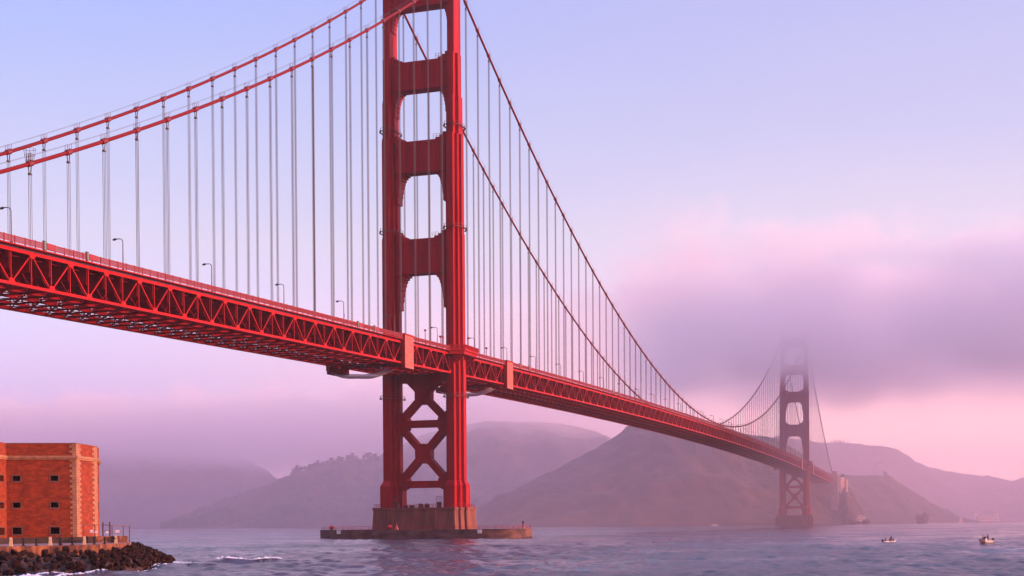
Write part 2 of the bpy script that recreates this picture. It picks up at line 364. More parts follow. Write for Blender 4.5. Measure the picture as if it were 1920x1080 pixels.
# main headland under the north end of the bridge
ridge([(860,985,2300,2150),(930,935,2320,2080),(1010,895,2350,2050),(1090,862,2380,2030),(1150,827,2380,2030),(1185,801,2380,2020),(1230,787,2380,2010),(1300,792,2380,2000),(1400,815,2350,1995),(1460,826,2300,2000),(1500,850,2330,2010),(1530,878,2340,2020),(1562,892,2330,2040),(1575,897,2310,2045),(1587,912,2170,2050),(1594,925,2160,2055),(1601,930,2150,2058),(1607,948,2140,2062),(1615,955,2130,2066),(1620,972,2125,2070),(1632,984,2110,2075)], 11, CLIFF, rough=13, gully=.12, NU=560, NF=110)
ridge([(1530,905,2600,2380),(1590,895,2620,2420),(1640,893,2640,2440),(1668,893,2650,2450),(1700,914,2660,2460),(1745,942,2660,2480),(1800,970,2660,2500),(1840,984,2640,2520)], 12, HILL, rough=8)
ridge([(1330,845,3900,3300),(1400,832,3900,3300),(1460,826,3900,3300),(1520,834,3900,3250),(1560,831,3900,3250),(1600,834,3900,3250),(1650,841,3900,3250),(1700,862,3900,3250),(1750,880,3900,3250),(1800,889,3900,3250),(1870,896,3900,3250),(1893,903,3900,3250),(1930,894,3900,3250),(2000,880,3900,3250),(2200,900,3900,3250)], 13, HILLF, rough=9, canopy=2.2)
ridge([(560,985,3200,2750),(640,910,3200,2700),(720,850,3200,2650),(800,812,3200,2600),(880,796,3200,2600),(950,790,3200,2600),(1010,795,3200,2600),(1060,802,3200,2600),(1100,811,3200,2600),(1138,817,3200,2600),(1149,826,3200,2600),(1165,845,3200,2600),(1240,880,3200,2600),(1300,985,3200,2600)], 14, HILL, rough=9, gully=.14)
ridge([(-300,880,3900,3300),(-150,860,3900,3300),(0,850,3900,3300),(100,848,3900,3300),(200,830,3900,3300),(270,815,3900,3300),(340,812,3900,3300),(400,832,3900,3300),(450,856,3900,3250),(490,880,3900,3250),(520,905,3900,3200),(600,925,3900,3100),(760,950,3900,3100)], 15, HILLF, rough=12, canopy=3.2)
ridge([(300,986,2900,2650),(380,955,2900,2620),(460,925,2900,2600),(517,905,2900,2560),(560,889,2900,2520),(610,878,2900,2500),(660,868,2900,2480),(720,872,2900,2450),(800,868,2900,2420),(880,890,2900,2400),(960,930,2900,2400),(1040,980,2900,2400)], 16, HILLF, rough=12, canopy=4.2)

# ------------------------------------------------------------------ suspension bridge
U = 15.24; SPAN = 1280.16; YT = 13.6
def zb(x):
    if x < 0: return 65.553+.02332*x
    if x > SPAN: return 65.553-.02332*(x-SPAN)
    t = x/SPAN; return 65.553+4*6.247*t*(1-t)
def zc(x):
    if x < 0: s = x/343; return 223.82+.45877*x+9.4126*4*s*(1+s)
    if x > SPAN: s = (SPAN-x)/343; return 223.82+.45877*(SPAN-x)+9.4126*4*s*(1+s)
    t = x/SPAN; return 223.82-4*140.896*t*(1-t)
bridge = empty('suspension_bridge', (0,0,0))
tag(bridge, 'long red orange suspension bridge crossing the strait into the fog', 'bridge')

LEG = [ # z0, z1, list of (half length x, half width y) rectangles whose union is the stepped plan
 (12.2, 21.0, [(8.6,2.0),(5.5,3.4),(2.7,4.75)]),
 (23.0, 68.0, [(6.9,1.45),(4.15,2.6),(1.7,3.7)]),
 (68.0, 120.9, [(6.6,1.35),(3.95,2.5),(1.6,3.55)]),
 (120.9,160.2,[(6.35,1.3),(3.7,2.4),(1.5,3.35)]),
 (160.2,175.3,[(5.5,1.3),(2.5,2.6)]),
 (175.3,192.1,[(4.9,1.3),(2.1,2.3)]),
 (192.1,224.0,[(4.2,1.4)]),
]
def cross_poly(rects):
    """outline (ccw) of nested centred rectangles; first is longest in x, last widest in y"""
    q = []
    r = sorted(rects, key=lambda a: -a[0])
    q.append((r[0][0], -r[0][1])); q.append((r[0][0], r[0][1]))
    for i in range(1, len(r)):
        q.append((r[i][0], r[i-1][1])); q.append((r[i][0], r[i][1]))
    q2 = [(-x, y) for x, y in reversed(q[1:])]; up = q[1:]+q2
    dn = [(-x, -y) for x, y in up]
    return up+dn
def make_tower(parent, pier=True):
    tw = empty('tower', (0,0,0), parent)
    for s in (-1, 1):
        b = MB()
        for z0, z1, rc in LEG:
            po = [(x, y+s*YT) for x, y in cross_poly(rc)]
            b.prism(po, z0, z1)
        # flare between shaft and pedestal
        p0 = [(x, y+s*YT) for x, y in cross_poly(LEG[0][2])]; p1 = [(x, y+s*YT) for x, y in cross_poly(LEG[1][2])]
        b.prism(p0, 21.0, 23.0, p1)
        leg = fixn(b.build('leg', TPAINT, tw))
        c = MB(); c.box(-4.6, 4.6, s*YT-2.6, s*YT+2.6, 224.0, 226.2); c.box(-3.4, 3.4, s*YT-1.8, s*YT+1.8, 226.2, 228.2)
        c.build('cable_saddle', TPAINT, tw)
        # service walkways ringing the legs
        for z, rc in ((163.5, LEG[4][2]), (123.2, LEG[3][2]), (56.3, LEG[1][2])):
            w = MB(); hx = rc[0][0]+.75; hy = rc[-1][1]+.75; t = .35
            cx = [(hx, rc[0][1]+.7), (rc[-1][0]+.7, hy)]
            pts = [(hx,-cx[0][1]),(hx,cx[0][1]),(cx[1][0],hy),(-cx[1][0],hy),(-hx,cx[0][1]),(-hx,-cx[0][1]),(-cx[1][0],-hy),(cx[1][0],-hy)]
            for i in range(8):
                a = pts[i]; e = pts[(i+1)%8]
                w.bar((a[0], a[1]+s*YT, z), (e[0], e[1]+s*YT, z), .7, .16)
                w.bar((a[0], a[1]+s*YT, z+1.1), (e[0], e[1]+s*YT, z+1.1), .1)
                w.bar((a[0], a[1]+s*YT, z), (a[0], a[1]+s*YT, z+1.1), .12)
            w.build('walkway_ring', RINGM, tw)
    # portal struts above the roadway with stepped brackets
    inner = {0: YT-1.4, 1: YT-2.3, 2: YT-3.35, 3: YT-3.55}
    struts = [ (212.0, 222.5, YT-1.4, YT-1.4, .6), (179.3, 190.5, YT-2.3, YT-1.35, .7), (146.3, 158.8, YT-3.35, YT-2.55, .85), (106.0, 119.8, YT-3.5, YT-3.3, 1.0)]
    for z0, z1, w0, w1, sc in struts:
        b = MB(); hx = 3.1; w0 += .3
        b.box(-hx, hx, -w0, w0, z0, z1)
        # pilasters and edge bands on both faces
        for sx_ in (-1, 1):
            for k in range(-4, 5):
                yy = k*w0/4.6; xx = sx_*(hx+.10)
                b.box(xx-.13, xx+.13, yy-.28, yy+.28, z0+1.25, z1-1.25)
            b.box(sx_*(hx+.12)-.15, sx_*(hx+.12)+.15, -w0, w0, z0-.003, z0+1.2); b.box(sx_*(hx+.12)-.15, sx_*(hx+.12)+.15, -w0, w0, z1-1.2, z1+.003)
        # brackets
        last = 0
        for dz, pr in ((.9, 4.4), (1.8, 3.4), (3.0, 2.6), (4.4, 2.1), (6.0, 1.7), (8.2, 1.3), (10.5, .95), (14.0, .7)):
            dz *= sc
            for s in (-1, 1):
                ya, yb = s*(w0-.02), s*(w0-.3-pr*min(1, sc+.1))
                b.box(-hx+.35+last*.02, hx-.35-last*.02, min(ya,yb), max(ya,yb), z0-dz, z0-last)
            last = dz
        # fillets on top
        if z1 < 220:
            for hgt, wd in ((.9, 4.6), (1.7, 2.9), (2.8, 1.5)):
                prev = {.9:0,1.7:.9,2.8:1.7}[hgt]
                for s in (-1, 1):
                    ya, yb = s*(w1+.25), s*(w1-wd)
                    b.box(-hx+.4, hx-.4, min(ya,yb), max(ya,yb), z1+prev, z1+hgt)
            # small railed lookout on the strut
            for s in (-1,): 
                b.bar((-2.4, s*(w1-5.6), z1+2.3), (-2.4, s*(w1-2.9), z1+2.3), .1); b.bar((-2.4, s*(w1-5.6), z1+1.4), (-2.4, s*(w1-2.9), z1+1.4), .1)
                for q in (2.9, 4.2, 5.6): b.bar((-2.4, s*(w1-q), z1), (-2.4, s*(w1-q), z1+2.3), .1)
        b.build('portal_strut', TPAINT, tw)
    # bracing below the roadway
    yi = YT-3.5
    def beam(y0, z0, y1, z1, w, hx, nm):
        b = MB(); d = Vector((0, y1-y0, z1-z0)).normalized(); n_ = Vector((0, -d.z, d.y))*(w/2)
        po = [(y0+n_.y, z0+n_.z), (y0-n_.y, z0-n_.z), (y1-n_.y, z1-n_.z), (y1+n_.y, z1+n_.z)]
        b.prism_x(po, -hx, hx); return fixn(b.build(nm, TPAINT, tw))
    for (za, zm, zz) in ((68.5, 57.6, 45.9), (45.9, 34.0, 21.6)):
        beam(-yi-.4, za-.6, yi+.4, zz+.6, 2.5, 2.20, 'diagonal_brace'); beam(yi+.4, za-.6, -yi-.4, zz+.6, 2.5, 2.203, 'diagonal_brace')
        b = MB(); b.prism_x([(-3.3,zm-1.6),(-1.2,zm-3.9),(1.2,zm-3.9),(3.3,zm-1.6),(3.3,zm+1.6),(1.2,zm+3.9),(-1.2,zm+3.9),(-3.3,zm+1.6)], -2.26, 2.26)
        fixn(b.build('gusset_plate', TPAINT, tw))
    for zz, hh in ((45.9, 2.8), (21.6, 2.8)):
        b = MB(); b.box(-2.32, 2.32, -yi-.3, yi+.3, zz-hh/2, zz+hh/2)
        b.build('horizontal_brace', TPAINT, tw)
        for s in (-1, 1):
            g = MB()
            if zz > 30: po = [(s*(yi+.3),zz-5.2),(s*(yi-3.6),zz-2.2),(s*(yi-3.6),zz+2.2),(s*(yi+.3),zz+5.2)]
            else: po = [(s*(yi+.3),zz-3.2),(s*(yi-3.0),zz-1.42),(s*(yi-3.6),zz+2.2),(s*(yi+.3),zz+5.2)]
            g.prism_x(po, -2.38, 2.38); fixn(g.build('gusset_plate', TPAINT, tw))
    b = MB()
    b.prism_x([(-yi-.3,68.8),(-yi-.3,62.6),(-5.4,62.6),(-2.6,59.2),(2.6,59.2),(5.4,62.6),(yi+.3,62.6),(yi+.3,68.8)], -2.44, 2.44)
    fixn(b.build('gusset_plate', TPAINT, tw))
    # balconies where the footway passes outside the legs
    for s in (-1, 1):
        b = MB(); y0 = s*(YT+.9); y1 = s*(YT+6.6)
        po = [(-11.5, y0), (-8.2, y1), (8.8, y1), (12.2, y0)]
        if s > 0: po = po[::-1]
        b.prism(po[::-1], 73.7, 74.6)
        b.prism([(x*.93, y0+(y-y0)*.92) for x, y in po[::-1]], 72.4, 73.7)
        for xx in (-8, -4.6, 0, 4.6, 8.4):
            b.prism_x([(s*(YT+1.3), 68.6), (s*(YT+6.0), 73.0), (s*(YT+1.3), 73.0)], xx-.2, xx+.2)
        for a, e in zip(po[:-1], po[1:]):
            n_ = int(max(2, math.hypot(e[0]-a[0], e[1]-a[1])/.35))
            for i in range(n_+1):
                t = i/n_; p = (a[0]+(e[0]-a[0])*t, a[1]+(e[1]-a[1])*t)
                b.bar((*p, 74.6), (*p, 76.0), .15 if i % 8 else .24)
            b.bar((*a, 76.05), (*e, 76.05), .22, .18); b.bar((*a, 74.9), (*e, 74.9), .16, .14)
        fixn(b.build('balcony', PAINT, tw))
    return tw
tower1 = make_tower(bridge)
# far tower: copies of all parts, meshes shared
def copy_sub(t, dx):
    c = empty('tower', (dx,0,0), bridge)
    for ch in list(t.children):
        k = ch.copy(); COL.objects.link(k); k.parent = c
    return c
tower2 = copy_sub(tower1, SPAN)
tower2['label'] = 'distant tower whose top fades into fog'

CASM = mat('casing_panel_paint', (.52,.13,.11), .6, noise=((.40,.08,.07), .6, .35, .7))
# pylon casings on the truss either side of each tower
for x0 in (-61, 68.5-.5, SPAN-61, SPAN+61):
    x0 = {-61:-57.9, 68.0:67.8}.get(x0, x0)
    for s in (-1, 1):
        zz = zb(x0); ya, yb = s*(YT+.45), s*(YT+1.9)
        cs_ = MB(); cs_.box(x0-4.4, x0+4.4, min(ya,yb), max(ya,yb), zz-2.0, zz+9.8); cs_.box(x0-4.8, x0+4.8, min(ya,yb)-.3, max(ya,yb)+.25, zz+9.8, zz+10.3)
        co_ = cs_.build('casing', PAINT, bridge)
        b = MB(); yf = s*(YT+1.9); yg = s*(YT+2.02)
        for k in range(10):
            z_ = zz-1.95+k*1.175
            for xa_, xb2 in ((-4.35, -1.5), (-1.42, 1.42), (1.5, 4.35)): b.box(x0+xa_, x0+xb2, min(yf,yg), max(yf,yg), z_, z_+1.09)
        b.build('cladding_panel', CASM, co_)

# main cables
XS0, XS1 = -350, SPAN+343
for s in (-1, 1):
    cb_ = empty('main_cable', (0,0,0), bridge) if False else None
    pts = [(x, s*YT, zc(x)) for x in np.concatenate([np.arange(XS0, 0, 7.62), np.linspace(0, SPAN, 169), np.arange(SPAN+7.62, XS1+1, 7.62)])]
    b = MB(); b.tube(pts, .46, 10); cable = b.build('main_cable', CABM, bridge, smooth=True)
    h = MB()
    for dy in (-.55, .55):
        h.tube([(x, y+dy, z+1.75) for x, y, z in pts], .028, 4)
    h.build('hand_rope', ROPE, cable)
# suspenders: the hundred nearest are parts of their own
def susp_mesh(b, x, y, ztop, zbot):
    for dx in (-.30, .30):
        for dy in (-.2, .2): b.tube([(x+dx, y+dy, zbot), (x+dx, y+dy, ztop-2.2)], .062, 4, caps=False)
        b.bar((x+dx, y, ztop-2.3), (x+dx*1.9, y, ztop-.3), .17)
    b.box(x-.42, x+.42, y-.3, y+.3, ztop-2.45, ztop-2.1)
def band_mesh(b, x, y):
    sl_ = (zc(x+.5)-zc(x-.5)); d = Vector((1, 0, sl_)).normalized(); p = Vector((x, y, zc(x)))
    b.tube([p-d*.95, p-d*.93, p+d*.93, p+d*.95], [.5, .66, .66, .5], 10)
    for e in (-.5, .5):
        for dy in (-.55, .55): b.bar(p+d*e+Vector((0,dy,.3)), p+d*e+Vector((0,dy,1.85)), .07)
    b.bar(p-d*.9+Vector((0,0,.62)), p+d*.9+Vector((0,0,.62)), .35, .3)
ks = [k for k in range(-22, 107) if k not in (0, 84)]
lst = []
for k in ks:
    for s in (-1, 1):
        x = k*U
        if x > SPAN+343: continue
        lst.append((math.hypot(x-CAM[0], s*YT-CAM[1]), x, s*YT))
vis = sorted([l_ for l_ in lst if l_[1] > -305])
near, rest = vis[:100], vis[100:]+[l_ for l_ in lst if l_[1] <= -305]
BANDM = mat('cable_band_paint', (.16, .008, .012), .5)
for _, x, y in near:
    b = MB(); susp_mesh(b, x, y, zc(x), zb(x)+7.6); o = b.build('suspender', ROPE, bridge)
    c = MB(); band_mesh(c, x, y); c.build('cable_band', BANDM, o)
b = MB(); c = MB()
for _, x, y in rest:
    if zc(x)-3 > zb(x)+7.6: susp_mesh(b, x, y, zc(x), zb(x)+7.6)
    band_mesh(c, x, y)
tag(b.build('suspender', ROPE, bridge), kind='stuff'); tag(c.build('cable_band', BANDM, bridge), kind='stuff')

# stiffening trusses
X0, X1 = -343.0, SPAN+343.0
nodes = [k*U/2 for k in range(-45, 214)]
def sweep(b, y0, y1, dz0, dz1, xs):
    vs = []; fs = []
    for x in xs:
        z = zb(x); vs += [(x,y0,z+dz0),(x,y1,z+dz0),(x,y1,z+dz1),(x,y0,z+dz1)]
    for i in range(len(xs)-1):
        for k in range(4):
            k2 = (k+1)%4; fs.append((i*4+k, (i+1)*4+k, (i+1)*4+k2, i*4+k2))
    n_ = (len(xs)-1)*4; fs.append((0,1,2,3)); fs.append((n_+3,n_+2,n_+1,n_))
    b.add(vs, fs)
web_near = []
for s in (-1, 1):
    tr = empty('stiffening_truss', (0,0,0), bridge)
    b = MB(); sweep(b, s*YT-.36, s*YT+.36, 7.0, 7.75, nodes)
    for k in range(-22, 107):
        x = k*U
        if abs(x) < 1 or abs(x-SPAN) < 1: continue
        z = zb(x)+7.05; o = s*(YT+.37) 
        b.prism_y([(x-1.35,z+.1),(x-.8,z-.75),(x+.8,z-.75),(x+1.35,z+.1)], o-.02, o+.02)
    b.build('top_chord', TRUSSP, tr)
    b = MB(); sweep(b, s*YT-.36, s*YT+.36, -.32, .36, nodes)
    for k in range(-22, 107):
        x = (k-.5)*U; z = zb(x)+.3; o = s*(YT+.37)
        b.prism_y([(x-1.3,z-.1),(x+1.3,z-.1),(x+.8,z+.85),(x-.8,z+.85)], o-.02, o+.02)
    b.build('bottom_chord', TRUSSP, tr)
    far = MB()
    for i in range(len(nodes)-1):
        xa, xb = nodes[i], nodes[i+1]
        if min(abs(xa), abs(xb)) < 1 or min(abs(xa-SPAN), abs(xb-SPAN)) < 1: continue
        k = round(xa/(U/2))
        a_top = (k % 2 == 0)
        pa = (xa, s*YT, zb(xa)+(7.2 if a_top else .1)); pb = (xb, s*YT, zb(xb)+(.1 if a_top else 7.2))
        vis_ = s < 0 and xb > -300 and xa < 400
        if vis_:
            d = MB(); d.bar(pa, pb, .27, .30); d.build('diagonal', TRUSSP, tr)
        else: far.bar(pa, pb, .30, .34)
    for x in nodes:
        if abs(x) < 1 or abs(x-SPAN) < 1: continue
        if s < 0 and -300 < x < 400:
            d = MB(); d.box(x-.11, x+.11, s*YT-.15, s*YT+.15, zb(x)+.1, zb(x)+7.3); d.build('vertical_post', TRUSSP, tr)
        else: far.box(x-.13, x+.13, s*YT-.15, s*YT+.15, zb(x)+.1, zb(x)+7.3)
    tag(far.build('web_member', TRUSSP, tr), kind='stuff')
# deck: floor beams, stringers, slab, laterals
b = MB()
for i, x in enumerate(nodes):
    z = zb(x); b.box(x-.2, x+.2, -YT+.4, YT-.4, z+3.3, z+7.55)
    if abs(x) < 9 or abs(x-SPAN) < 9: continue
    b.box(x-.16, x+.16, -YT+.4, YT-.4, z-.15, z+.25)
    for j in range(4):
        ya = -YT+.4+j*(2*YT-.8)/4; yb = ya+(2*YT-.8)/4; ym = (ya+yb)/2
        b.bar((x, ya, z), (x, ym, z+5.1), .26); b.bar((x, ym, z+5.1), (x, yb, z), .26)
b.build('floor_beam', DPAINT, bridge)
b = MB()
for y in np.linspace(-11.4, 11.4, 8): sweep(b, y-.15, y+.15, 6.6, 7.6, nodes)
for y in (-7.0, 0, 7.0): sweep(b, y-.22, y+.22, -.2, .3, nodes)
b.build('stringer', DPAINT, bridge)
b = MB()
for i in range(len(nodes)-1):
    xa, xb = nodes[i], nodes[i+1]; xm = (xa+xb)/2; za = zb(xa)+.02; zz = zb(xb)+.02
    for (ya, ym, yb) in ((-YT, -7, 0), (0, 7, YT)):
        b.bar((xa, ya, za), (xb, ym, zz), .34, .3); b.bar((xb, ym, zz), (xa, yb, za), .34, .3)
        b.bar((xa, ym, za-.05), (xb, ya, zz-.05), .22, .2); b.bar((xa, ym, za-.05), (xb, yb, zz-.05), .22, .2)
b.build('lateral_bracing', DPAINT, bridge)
b = MB(); sweep(b, -12.9, 12.9, 7.62, 8.0, nodes); b.build('deck_plate', DPAINT, bridge); b = MB(); sweep(b, -12.9, 12.9, 8.003, 8.2, nodes); b.build('road_surface', ASPH, bridge)
for s in (-1, 1):
    b = MB(); y0, y1 = s*12.9, s*15.0; sweep(b, min(y0,y1), max(y0,y1), 8.22, 8.5, nodes); b.build('footway', PAINT, bridge)
    b = MB(); yr = s*14.85
    sweep(b, yr-.08, yr+.08, 10.0, 10.18, nodes); sweep(b, yr-.06, yr+.06, 8.78, 8.9, nodes)
    step = .32 if s < 0 else 1.9
    x = -343.0
    while x < X1:
        if s < 0 and x > 250: step = .5
        if s < 0 and x > 600: step = 1.0
        wv = .095 if step < .4 else step*.17
        z = zb(x)
        b.box(x-wv, x+wv, yr-.03, yr+.03, z+8.85, z+10.05)
        x += step
    x = -343.0
    while x < X1:
        z = zb(x); b.box(x-.11, x+.11, yr-.11, yr+.11, z+8.5, z+10.28); x += 3.81
    b.build('railing', mat('railing_paint', (.26,.010,.02), .6) if 'railing_paint' not in bpy.data.materials else bpy.data.materials['railing_paint'], bridge)
for xx_ in (-286.2, -268.9, -104.6, -89.8, 84.5, 99.6, 268.0, 283.3):
    c = MB(); z_ = zb(xx_); c.box(xx_-.35, xx_+.35, -15.15, -14.6, z_+8.6, z_+10.5); c.box(xx_-.45, xx_+.45, -15.2, -14.5, z_+10.5, z_+10.62)
    c.build('rail_cabinet', CABG, bridge)
    c = MB(); c.box(xx_+.7, xx_+4.2, -15.12, -15.05, z_+8.9, z_+10.3); c.build('rail_gate', bpy.data.materials['railing_paint'], bridge)
ANCH = mat('sunlit_tint_concrete', (.75,.42,.28), .8)  # pale concrete with the orange sunlight put into its base colour
# south pylon (outside the frame) and north pylon
for px_, zg in ((-352.0, 0.5), (SPAN+352.0, 28.0)):
    py_ = empty('pylon', (0,0,0), bridge)
    for s in (-1, 1):
        b = MB()
        for (hx, hy, z0, z1) in ((7.5, 4.6, zg-30 if zg > 5 else zg-3, 52), (6.8, 4.0, 52, zb(px_)+11.0), (5.2, 3.1, zb(px_)+11.0, zb(px_)+17.5)):
            b.box(px_-hx, px_+hx, s*YT-hy+s*1.5, s*YT+hy+s*1.5, z0, z1)
        for e in (-1, 0, 1): b.box(px_+e*4.2-.9, px_+e*4.2+.9, s*(YT+1.5)-4.9, s*(YT+1.5)+4.9, (zg-30 if zg > 5 else zg-3), zb(px_)+13)
        b.build('shaft', PALEC, py_)
    b = MB(); b.box(px_-4, px_+4, -YT, YT, 40, zb(px_)+5); b.build('cross_wall', PALEC, py_)
    if px_ > 0:
        for (x_, y_, w_, z0_, z1_) in ((1682, -20, 6.0, 30, 66.5), (1660, -29, 2.4, 30, 63)):
            b = MB(); b.box(-w_/2, w_/2, -w_/2, w_/2, z0_, z1_); b.box(-w_/2-.3, w_/2+.3, -w_/2-.3, w_/2+.3, z1_, z1_+.8); o = b.build('anchor_block', ANCH, py_, loc=(x_, y_, 0)); o.rotation_euler = (0,0,.6)
    if px_ > 0: py_['label'] = 'pale concrete pylon at the far shore end'
# maintenance travellers and slung safety nets under the deck near the tower
def traveller(x0, label, tail):
    z0 = zb(x0)-.6; r = empty('maintenance_platform', (x0, 0, z0)); tag(r, label, 'work platform')
    b = MB(); b.box(-3.5, 3.5, 9.6, 15.6, -2.5, -2.2); b.box(-3.5, 3.5, 9.6, 9.9, -2.2, .3)
    for y in np.linspace(9.8, 15.5, 7):
        for xx in (-3.4, 3.4): b.bar((xx, y, -2.3), (xx, y, .3), .2)
    b.box(-3.5, -3.3, 9.6, 15.6, -2.2, -.6); b.box(-3.5, 3.5, 15.4, 15.6, -2.2, .2)
    for y in np.linspace(-12, 9, 15): b.bar((-3.4, y, .1), (3.4, y, .1), .3)
    for xx in (-3.4, 0, 3.4): b.bar((xx, -12, -.05), (xx, 9.7, -.05), .35)
    b.build('deck_frame', DPAINT, r)
    n_ = MB(); NX, NY = 10, 34; vs = []; fs = []
    for i in range(NX+1):
        t = i/NX; x = -4.6+9.2*t
        for j in range(NY+1):
            v = j/NY; y = 15.2-v*tail
            sag = 4.4*min(1, math.sin(math.pi*min(1, v*.97+.015))**.38)*(.72+.28*math.sin(math.pi*t))+.22*math.sin(v*11)*math.sin(math.pi*v)
            vs.append((x, y, -.1-sag))
    for i in range(NX):
        for j in range(NY): a = i*(NY+1)+j; fs.append((a, a+1, a+NY+2, a+NY+1))
    n_.add(vs, fs); n_.build('safety_net', NETM, r, smooth=True)
    for i in (0, NX):
        b = MB(); b.tube([vs[i*(NY+1)+j] for j in range(NY+1)], .06, 5); b.build('edge_rope', ROPE, r)
    return r
traveller(-58, 'dark work platform and pale net slung under the deck left of the near tower', 23)
traveller(61, 'work platform and pale net slung under the deck right of the near tower', 25)

# street lamps along the east footway (and the west one where it shows)
def make_lamp():
    r = empty('street_lamp', (0,0,0))
    p = MB(); pts = [(0,0,0),(0,0,.5),(0,0,6.9)]+[(0, .95*(1-math.cos(t)), 6.9+.95*math.sin(t)) for t in np.linspace(.2, math.pi/2, 7)]+[(0, 2.0, 7.86)]
    p.tube(pts, [.2,.15]+[.11]*(len(pts)-2), 8); p.box(-.22,.22,-.22,.22,0,.45)
    p.build('pole', LAMPM, r, smooth=False)
    h = MB(); h.tube([(0,1.7,7.86),(0,2.0,7.84),(0,2.5,7.76),(0,2.85,7.7)], [.1,.27,.3,.12], 8); h.build('lamp_head', LAMPM, r)
    return r
lamp0 = make_lamp(); first = True; n_l = 0
LAB = {}
xl = [-22.86-45.72*k for k in range(6, -1, -1)]+[22.86+45.72*k for k in range(0, 29)]
for i, x in enumerate(xl):
    if x > SPAN+40: continue
    o = lamp0 if first else copy_tree(lamp0); first = False
    o.location = (x, -13.9, zb(x)+8.55)
    n_l += 1
    if x < -290: lab = 'dark curved lamp on the bridge rail at the left edge of the photo'
    elif x < -240: lab = 'second dark curved lamp from the left, over the near truss'
    elif x < -200: lab = 'third dark curved lamp from the left, over the near truss'
    elif x < -150: lab = 'fourth curved lamp from the left, over the near truss'
    elif x < -110: lab = 'fifth curved lamp from the left, with a small blue banner on its pole'
    elif x < -60: lab = 'slim curved lamp seen against the left leg of the near tower'
    elif x < 0: lab = 'curved lamp standing between the two legs of the near tower'
    elif x < 30: lab = 'curved lamp just right of the near tower balcony'
    elif x < 80: lab = 'curved lamp standing right above the pale casing beyond the tower'
    elif x < 130: lab = 'first curved lamp right of the pale casing beyond the tower'
    elif x < 170: lab = 'second curved lamp right of the pale casing beyond the tower'
    elif x < 220: lab = 'third curved lamp right of the pale casing beyond the tower'
    else: lab = 'small distant curved lamp on the receding main span railing'
    tag(o, lab, 'street lamp', 'curved lamps along the bridge footway')
for i, x in enumerate([22.86, 68.6, 114.3]): pass
ban = MB(); ban.box(-.38, .38, -.05, .05, 0, 1.5); ban.m = 1; ban.box(-.28, .28, -.07, .07, .1, .45)
xb_ = -22.86-45.72*2
tag(ban.build('banner', [mat('blue_banner', (.03,.08,.45), .6), mat('orange_banner_patch', (.6,.12,.04), .6)], None, loc=(xb_, -14.0, zb(xb_)+10.7)), 'small blue banner with orange foot on the fifth bridge lamp', 'banner')
# short posts with signal heads on the rail near the tower
def sign_post(x, h, head, lab, y=-14.3):
    r = empty('signal_post', (x, y, zb(x)+8.55)); tag(r, lab, 'signal post')
    p = MB(); p.tube([(0,0,0),(0,0,h)], .13, 6); p.build('pole', PAINT, r)
    q = MB(); q.box(-head,head,-head*.8,head*.8,h-.05,h+.55); q.build('signal_head', PAINT, r)
sign_post(-37.5, 5.0, .42, 'red post with a round head on the rail between the tower legs, left one')
sign_post(-20.0, 4.2, .6, 'red post with a flat wide head close to the right tower leg')
sign_post(-17.3, 4.2, .35, 'thin red post just left of the right tower leg')
sign_post(37.8, 4.6, .5, 'short red post with a box head right of the tower')
sign_post(13.3, 6.6, .3, 'tall plain red post at the end of the tower balcony')
# cable inspection basket
r = empty('inspection_basket', (-289.56, -YT, zc(-289.56)+.6)); tag(r, 'thin wire inspection basket standing on the near cable at far left', 'basket')
b = MB(); r0, r1, hh = .95, 1.35, 2.6
for k in range(10):
    t = 2*math.pi*k/10; b.bar((r0*math.cos(t), r0*math.sin(t), 0), (r1*math.cos(t), r1*math.sin(t), hh), .05)
for z, rr_ in ((0,r0),(1.3,1.15),(hh,r1)):
    for k in range(16):
        t, t2 = 2*math.pi*k/16, 2*math.pi*(k+1)/16; b.bar((rr_*math.cos(t), rr_*math.sin(t), z), (rr_*math.cos(t2), rr_*math.sin(t2), z), .07)
b.build('cage', LAMPM, r)
b = MB(); b.bar((-.4,0,-.2),(-.5,0,1.6),.14); b.bar((.45,0,-.2),(.45,0,2.0),.14); b.build('post', LAMPM, r)

# ------------------------------------------------------------------ pier and fender of the near tower
b = MB()
def pier_poly(k):
    rc = [(18.0-k,17.0),(14.6-k,19.4-k),(11.2-k,21.4-k),(7.8-k,23.4-k)]
    return cross_poly(rc)
b = MB(); pb_ = pier_poly(0); pt_ = pier_poly(1.0)
rcA = [(13.8,17.6),(9.3,18.5),(4.3,19.4)]; rcB = [(13.2,17.1),(8.7,18.0),(3.9,18.9)]
b.prism(cross_poly([(a+.3, c+.3) for a, c in rcA]), -3, 11.2, cross_poly(rcB)); b.prism(cross_poly([(a+.35, c+.35) for a, c in rcB]), 11.2, 12.2)
for k in (-9.2, 10.4): b.box(-14.2, -9, k-.35, k+.35, 3, 11.0)
pier = fixn(b.build('concrete_pier', CONC)); tag(pier, 'stepped concrete pier block under the near red tower', 'pier')
b = MB()
def super_ring(ax, ay, e, n=96):
    return [(ax*math.copysign(abs(math.cos(t))**e, math.cos(t)), ay*math.copysign(abs(math.sin(t))**e, math.sin(t))) for t in [2*math.pi*k/n for k in range(n)]]
o_, i_ = super_ring(20.0, 43.0, .58), super_ring(15.0, 38.0, .58)
n_ = len(o_); vs = [(x,y,-3) for x,y in o_]+[(x,y,3.15) for x,y in o_]+[(x*1.004,y*1.004,3.15) for x,y in o_]+[(x*1.004,y*1.004,3.55) for x,y in o_]+[(x,y,3.55) for x,y in i_]+[(x,y,-3) for x,y in i_]
fs = []
for k in range(5):
    for j in range(n_): fs.append((k*n_+j, k*n_+(j+1)%n_, (k+1)*n_+(j+1)%n_, (k+1)*n_+j))
b.add(vs, fs)
